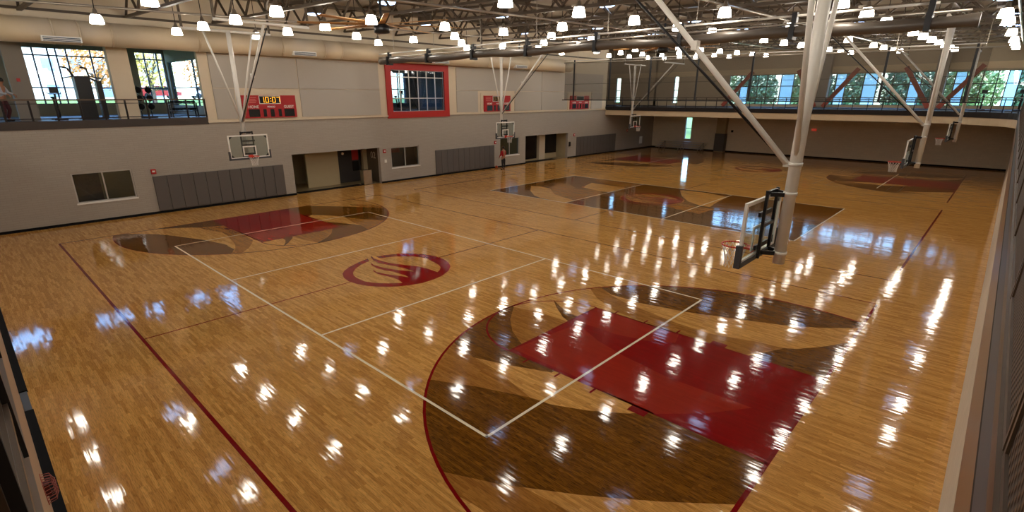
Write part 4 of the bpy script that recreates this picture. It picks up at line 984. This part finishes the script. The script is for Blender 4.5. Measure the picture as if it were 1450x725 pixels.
for z in (.34, .69):
    for k in range(6):
        nm = 'dumbbell'; y = -1.27+.2*k+.02
        if d0 is None:
            d0 = thing('dumbbell', 'black dumbbell on the rack below the side window', 'dumbbell', (-17.7, y, 4.70+z+.07), 0, 'dumbbells on the rack')
            MB().cyl((-.18, 0, 0), (-.06, 0, 0), .065, k=10).build('head', M_BLACK, d0); MB().cyl((.06, 0, 0), (.18, 0, 0), .065, k=10).build('head', M_BLACK, d0)
            MB().cyl((-.06, 0, 0), (.06, 0, 0), .018, k=8).build('grip', M_CHROME, d0)
        else: dup(d0, (-17.7, y, 4.70+z+.07))
def bike(loc, rz, label):
    t = thing('exercise_bike', label, 'gym machine', loc, rz)
    MB().bar((-.5, 0, .04), (.55, 0, .04), .08).bar((-.5, -.25, .03), (-.5, .25, .03), .06).bar((.55, -.25, .03), (.55, .25, .03), .06).build('base', M_BLKMET, t)
    MB().bar((-.1, 0, .1), (-.3, 0, .95), .07).build('seat_post', M_BLKMET, t); MB().sphere((-.32, 0, .98), .13, 10, 6, (1.2, .8, .4)).build('saddle', M_BLACK, t, True)
    MB().bar((.3, 0, .1), (.42, 0, 1.15), .07).build('handle_post', M_BLKMET, t); MB().path([(.3, -.25, 1.2), (.45, -.2, 1.15), (.45, .2, 1.15), (.3, .25, 1.2)], .02, 6).build('handlebar', M_BLKMET, t)
    MB().cyl((.2, -.04, .35), (.2, .04, .35), .24, k=20).build('flywheel', M_DKSTEEL, t); MB().box(.42, .46, -.16, .16, 1.18, 1.42).build('console', M_BLKMET, t)
bike((-17.9, -5.95, 4.70), 0, 'dark exercise bike beside the exercising person')
bike((12.6, 42.5, ZB), -PI/2, 'dark exercise bike on the far balcony by the curved corner')
bike((14.6, 42.0, ZB), -PI/2, 'dark exercise bike on the far balcony next to the mesh railing')
bike((-20.5, 13.4, 4.75), 0, 'dark exercise bike behind the red framed window')
bike((-20.5, 15.0, 4.75), 0, 'second dark exercise bike behind the red framed window, by the blue window')
bg = thing('punching_bag', 'red punching bag hanging behind the red framed window', 'gym equipment', (-18.6, 11.75, 5.9))
MB().lathe([(.05, 0), (.19, .05), (.2, .95), (.06, 1.05)], k=16).build('bag', M_REDFR, bg, True); MB().cyl((0, 0, 1.05), (0, 0, 2.5), .012, k=6).build('chain', M_GALV, bg)

# ================================================================== OUTDOORS
struct('ground_far', MB().box(-120, 120, YF+.3, 200, -.3, -.02), M_GRASS, 'green lawn beyond the far wall', 'ground')
struct('ground_left', MB().box(-140, XB-.3, -60, 80, 4.0, 4.5).box(XB-.3, XL-.28, 1.0, 9.4, 4.2, 4.5), M_GRASS, 'green lawn beyond the exercise balcony', 'ground')
bank = MB(); bank.v = [(-32, -60, 4.45), (-32, 80, 4.45), (-54, 80, 5.5), (-54, -60, 5.5), (-54, -60, 4.4), (-54, 80, 4.4)]; bank.f = [(0, 1, 2, 3), (3, 2, 5, 4), (0, 3, 4), (1, 5, 2), (0, 4, 5, 1)]
struct('ground_bank', bank, M_GRASS, 'grass bank rising to the road', 'ground')
struct('ground_road', MB().box(-66, -54, -60, 80, 4.5, 5.5), M_ASPH, 'grey road above the grass bank', 'road')
def car(y, m, label):
    t = thing('car', label, 'car', (-57.5, y, 5.5))
    MB().prism([(-2.1, .35), (2.1, .35), (2.15, .75), (1.3, .9), (.7, 1.4), (-1.2, 1.42), (-1.9, .95), (-2.15, .85)], -.85, .85).build('body', m, t).rotation_euler = (PI/2, 0, PI/2)
    MB().prism([(-1.5, .95), (1.15, .92), (.65, 1.34), (-1.15, 1.36)], -.87, .87).build('side_glass', M_DISP, t).rotation_euler = (PI/2, 0, PI/2)
    for u in (-1.3, 1.3):
        for v_ in (-.8, .8): MB().cyl((v_-.1, u, .33), (v_+.1, u, .33), .33, k=14).build('wheel', M_BLACK, t)
car(8.2, mat('car_red', srgb(150, 40, 36), .3), 'small red car parked on the road beyond the side window')
car(13.4, mat('car_white', srgb(220, 222, 224), .3), 'small white car parked on the road beyond the side window')
car(18.6, mat('car_blue', srgb(60, 90, 140), .3), 'small blue car parked on the road beyond the side window')
def tree(loc, h, r, leaf, label, n=1500, seed=1, ls=1.0):
    rnd = random.Random(seed); t = thing('tree', label, 'tree', loc)
    tr = MB().cyl((0, 0, 0), (0, 0, h*.45), .18, .12, 8); tips = []
    for k in range(7):
        a = 2*PI*k/7+rnd.random(); e = (math.cos(a)*r*.6, math.sin(a)*r*.6, h*(.55+.35*rnd.random())); tr.cyl((0, 0, h*(.3+.15*rnd.random())), e, .08, .02, 6); tips.append(e)
    tr.build('trunk', mat('bark', srgb(74, 60, 48), .9), t)
    f_ = MB()
    for k in range(n):
        while True:
            p_ = Vector((rnd.uniform(-1, 1), rnd.uniform(-1, 1), rnd.uniform(-1, 1)))
            if .25 < p_.length < 1: break
        c = Vector((p_.x*r, p_.y*r, h*.62+p_.z*h*.38)); s = ls*rnd.uniform(.09, .2); u = Vector((rnd.gauss(0, 1), rnd.gauss(0, 1), rnd.gauss(0, 1))).normalized(); w = u.orthogonal().normalized(); q = u.cross(w); i = len(f_.v)
        f_.v += [tuple(c+w*s), tuple(c+q*s*.6), tuple(c-w*s), tuple(c-q*s*.6)]; f_.f.append((i, i+1, i+2, i+3))
    ob = f_.build('foliage', leaf, t); ob['kind'] = 'stuff'
L_GR = mat('leaf_green', srgb(128, 150, 96), .6); L_DG = mat('leaf_dark_green', srgb(88, 122, 92), .6); L_OR = mat('leaf_orange', srgb(196, 128, 60), .7); L_YE = mat('leaf_yellow', srgb(208, 176, 92), .7)
for i, (x, y, h_, r_, lf, lb) in enumerate(((-20, 76, 10.3, 3.0, L_GR, 'green tree outside the window band by the first brace'), (-14, 74, 10.1, 3.0, L_DG, 'dark green tree outside beside the first brace'), (-8, 77, 10.5, 3.0, L_GR, 'green tree outside the window band left of the first column'), (-2, 74, 10.3, 3.0, L_DG, 'dark green tree outside beyond the first grey column'),
        (4, 76, 10.5, 3.0, L_DG, 'dark green tree outside between the grey columns'), (10, 74, 10.3, 3.0, L_GR, 'green tree outside beyond the second grey column'), (16, 76, 10.5, 3.0, L_DG, 'dark green tree outside behind the exercise bikes'), (22, 74, 10.3, 3.0, L_GR, 'green tree outside at the end of the window band'))):
    tree((x, y, 0), h_, r_, lf, lb, 3000, 10+i, 1.7)
for i, (x, y, h_, r_, lf, lb) in enumerate(((-43, 4.2, 7.0, 2.2, L_YE, 'yellow autumn tree on the lawn seen through the narrow window'), (-47, 10.2, 6.5, 2.4, L_OR, 'orange autumn tree on the lawn seen through the side window'), (-50, 1.5, 7, 2.6, L_OR, 'orange autumn tree in front of the pale building'), (-40, -9.5, 6, 1.8, L_YE, 'small yellow tree in front of the pale building'), (-52, 24, 8, 3.6, L_YE, 'yellow autumn tree far across the lawn'))):
    tree((x, y, 4.5), h_, r_, lf, lb, 1300, 40+i)
ap = thing('apartment_building', 'pale apartment building across the lawn with rows of windows', 'building', (-74, -8, 4.5))
MB().box(-6, 0, -34, 22, 0, 14).build('facade', mat('pale_facade', srgb(214, 204, 190), .8, var=.04), ap)
wn = MB().box(0, .05, -.6, .6, 0, 1.5).build('window', mat('apartment_window', srgb(120, 134, 150), .2), ap); wn.location = (0, -33, 1.2)
for r_ in range(4):
    for k in range(20):
        if r_ or k: share(wn, ap, (0, -33+2.8*k, 1.2+3.1*r_))
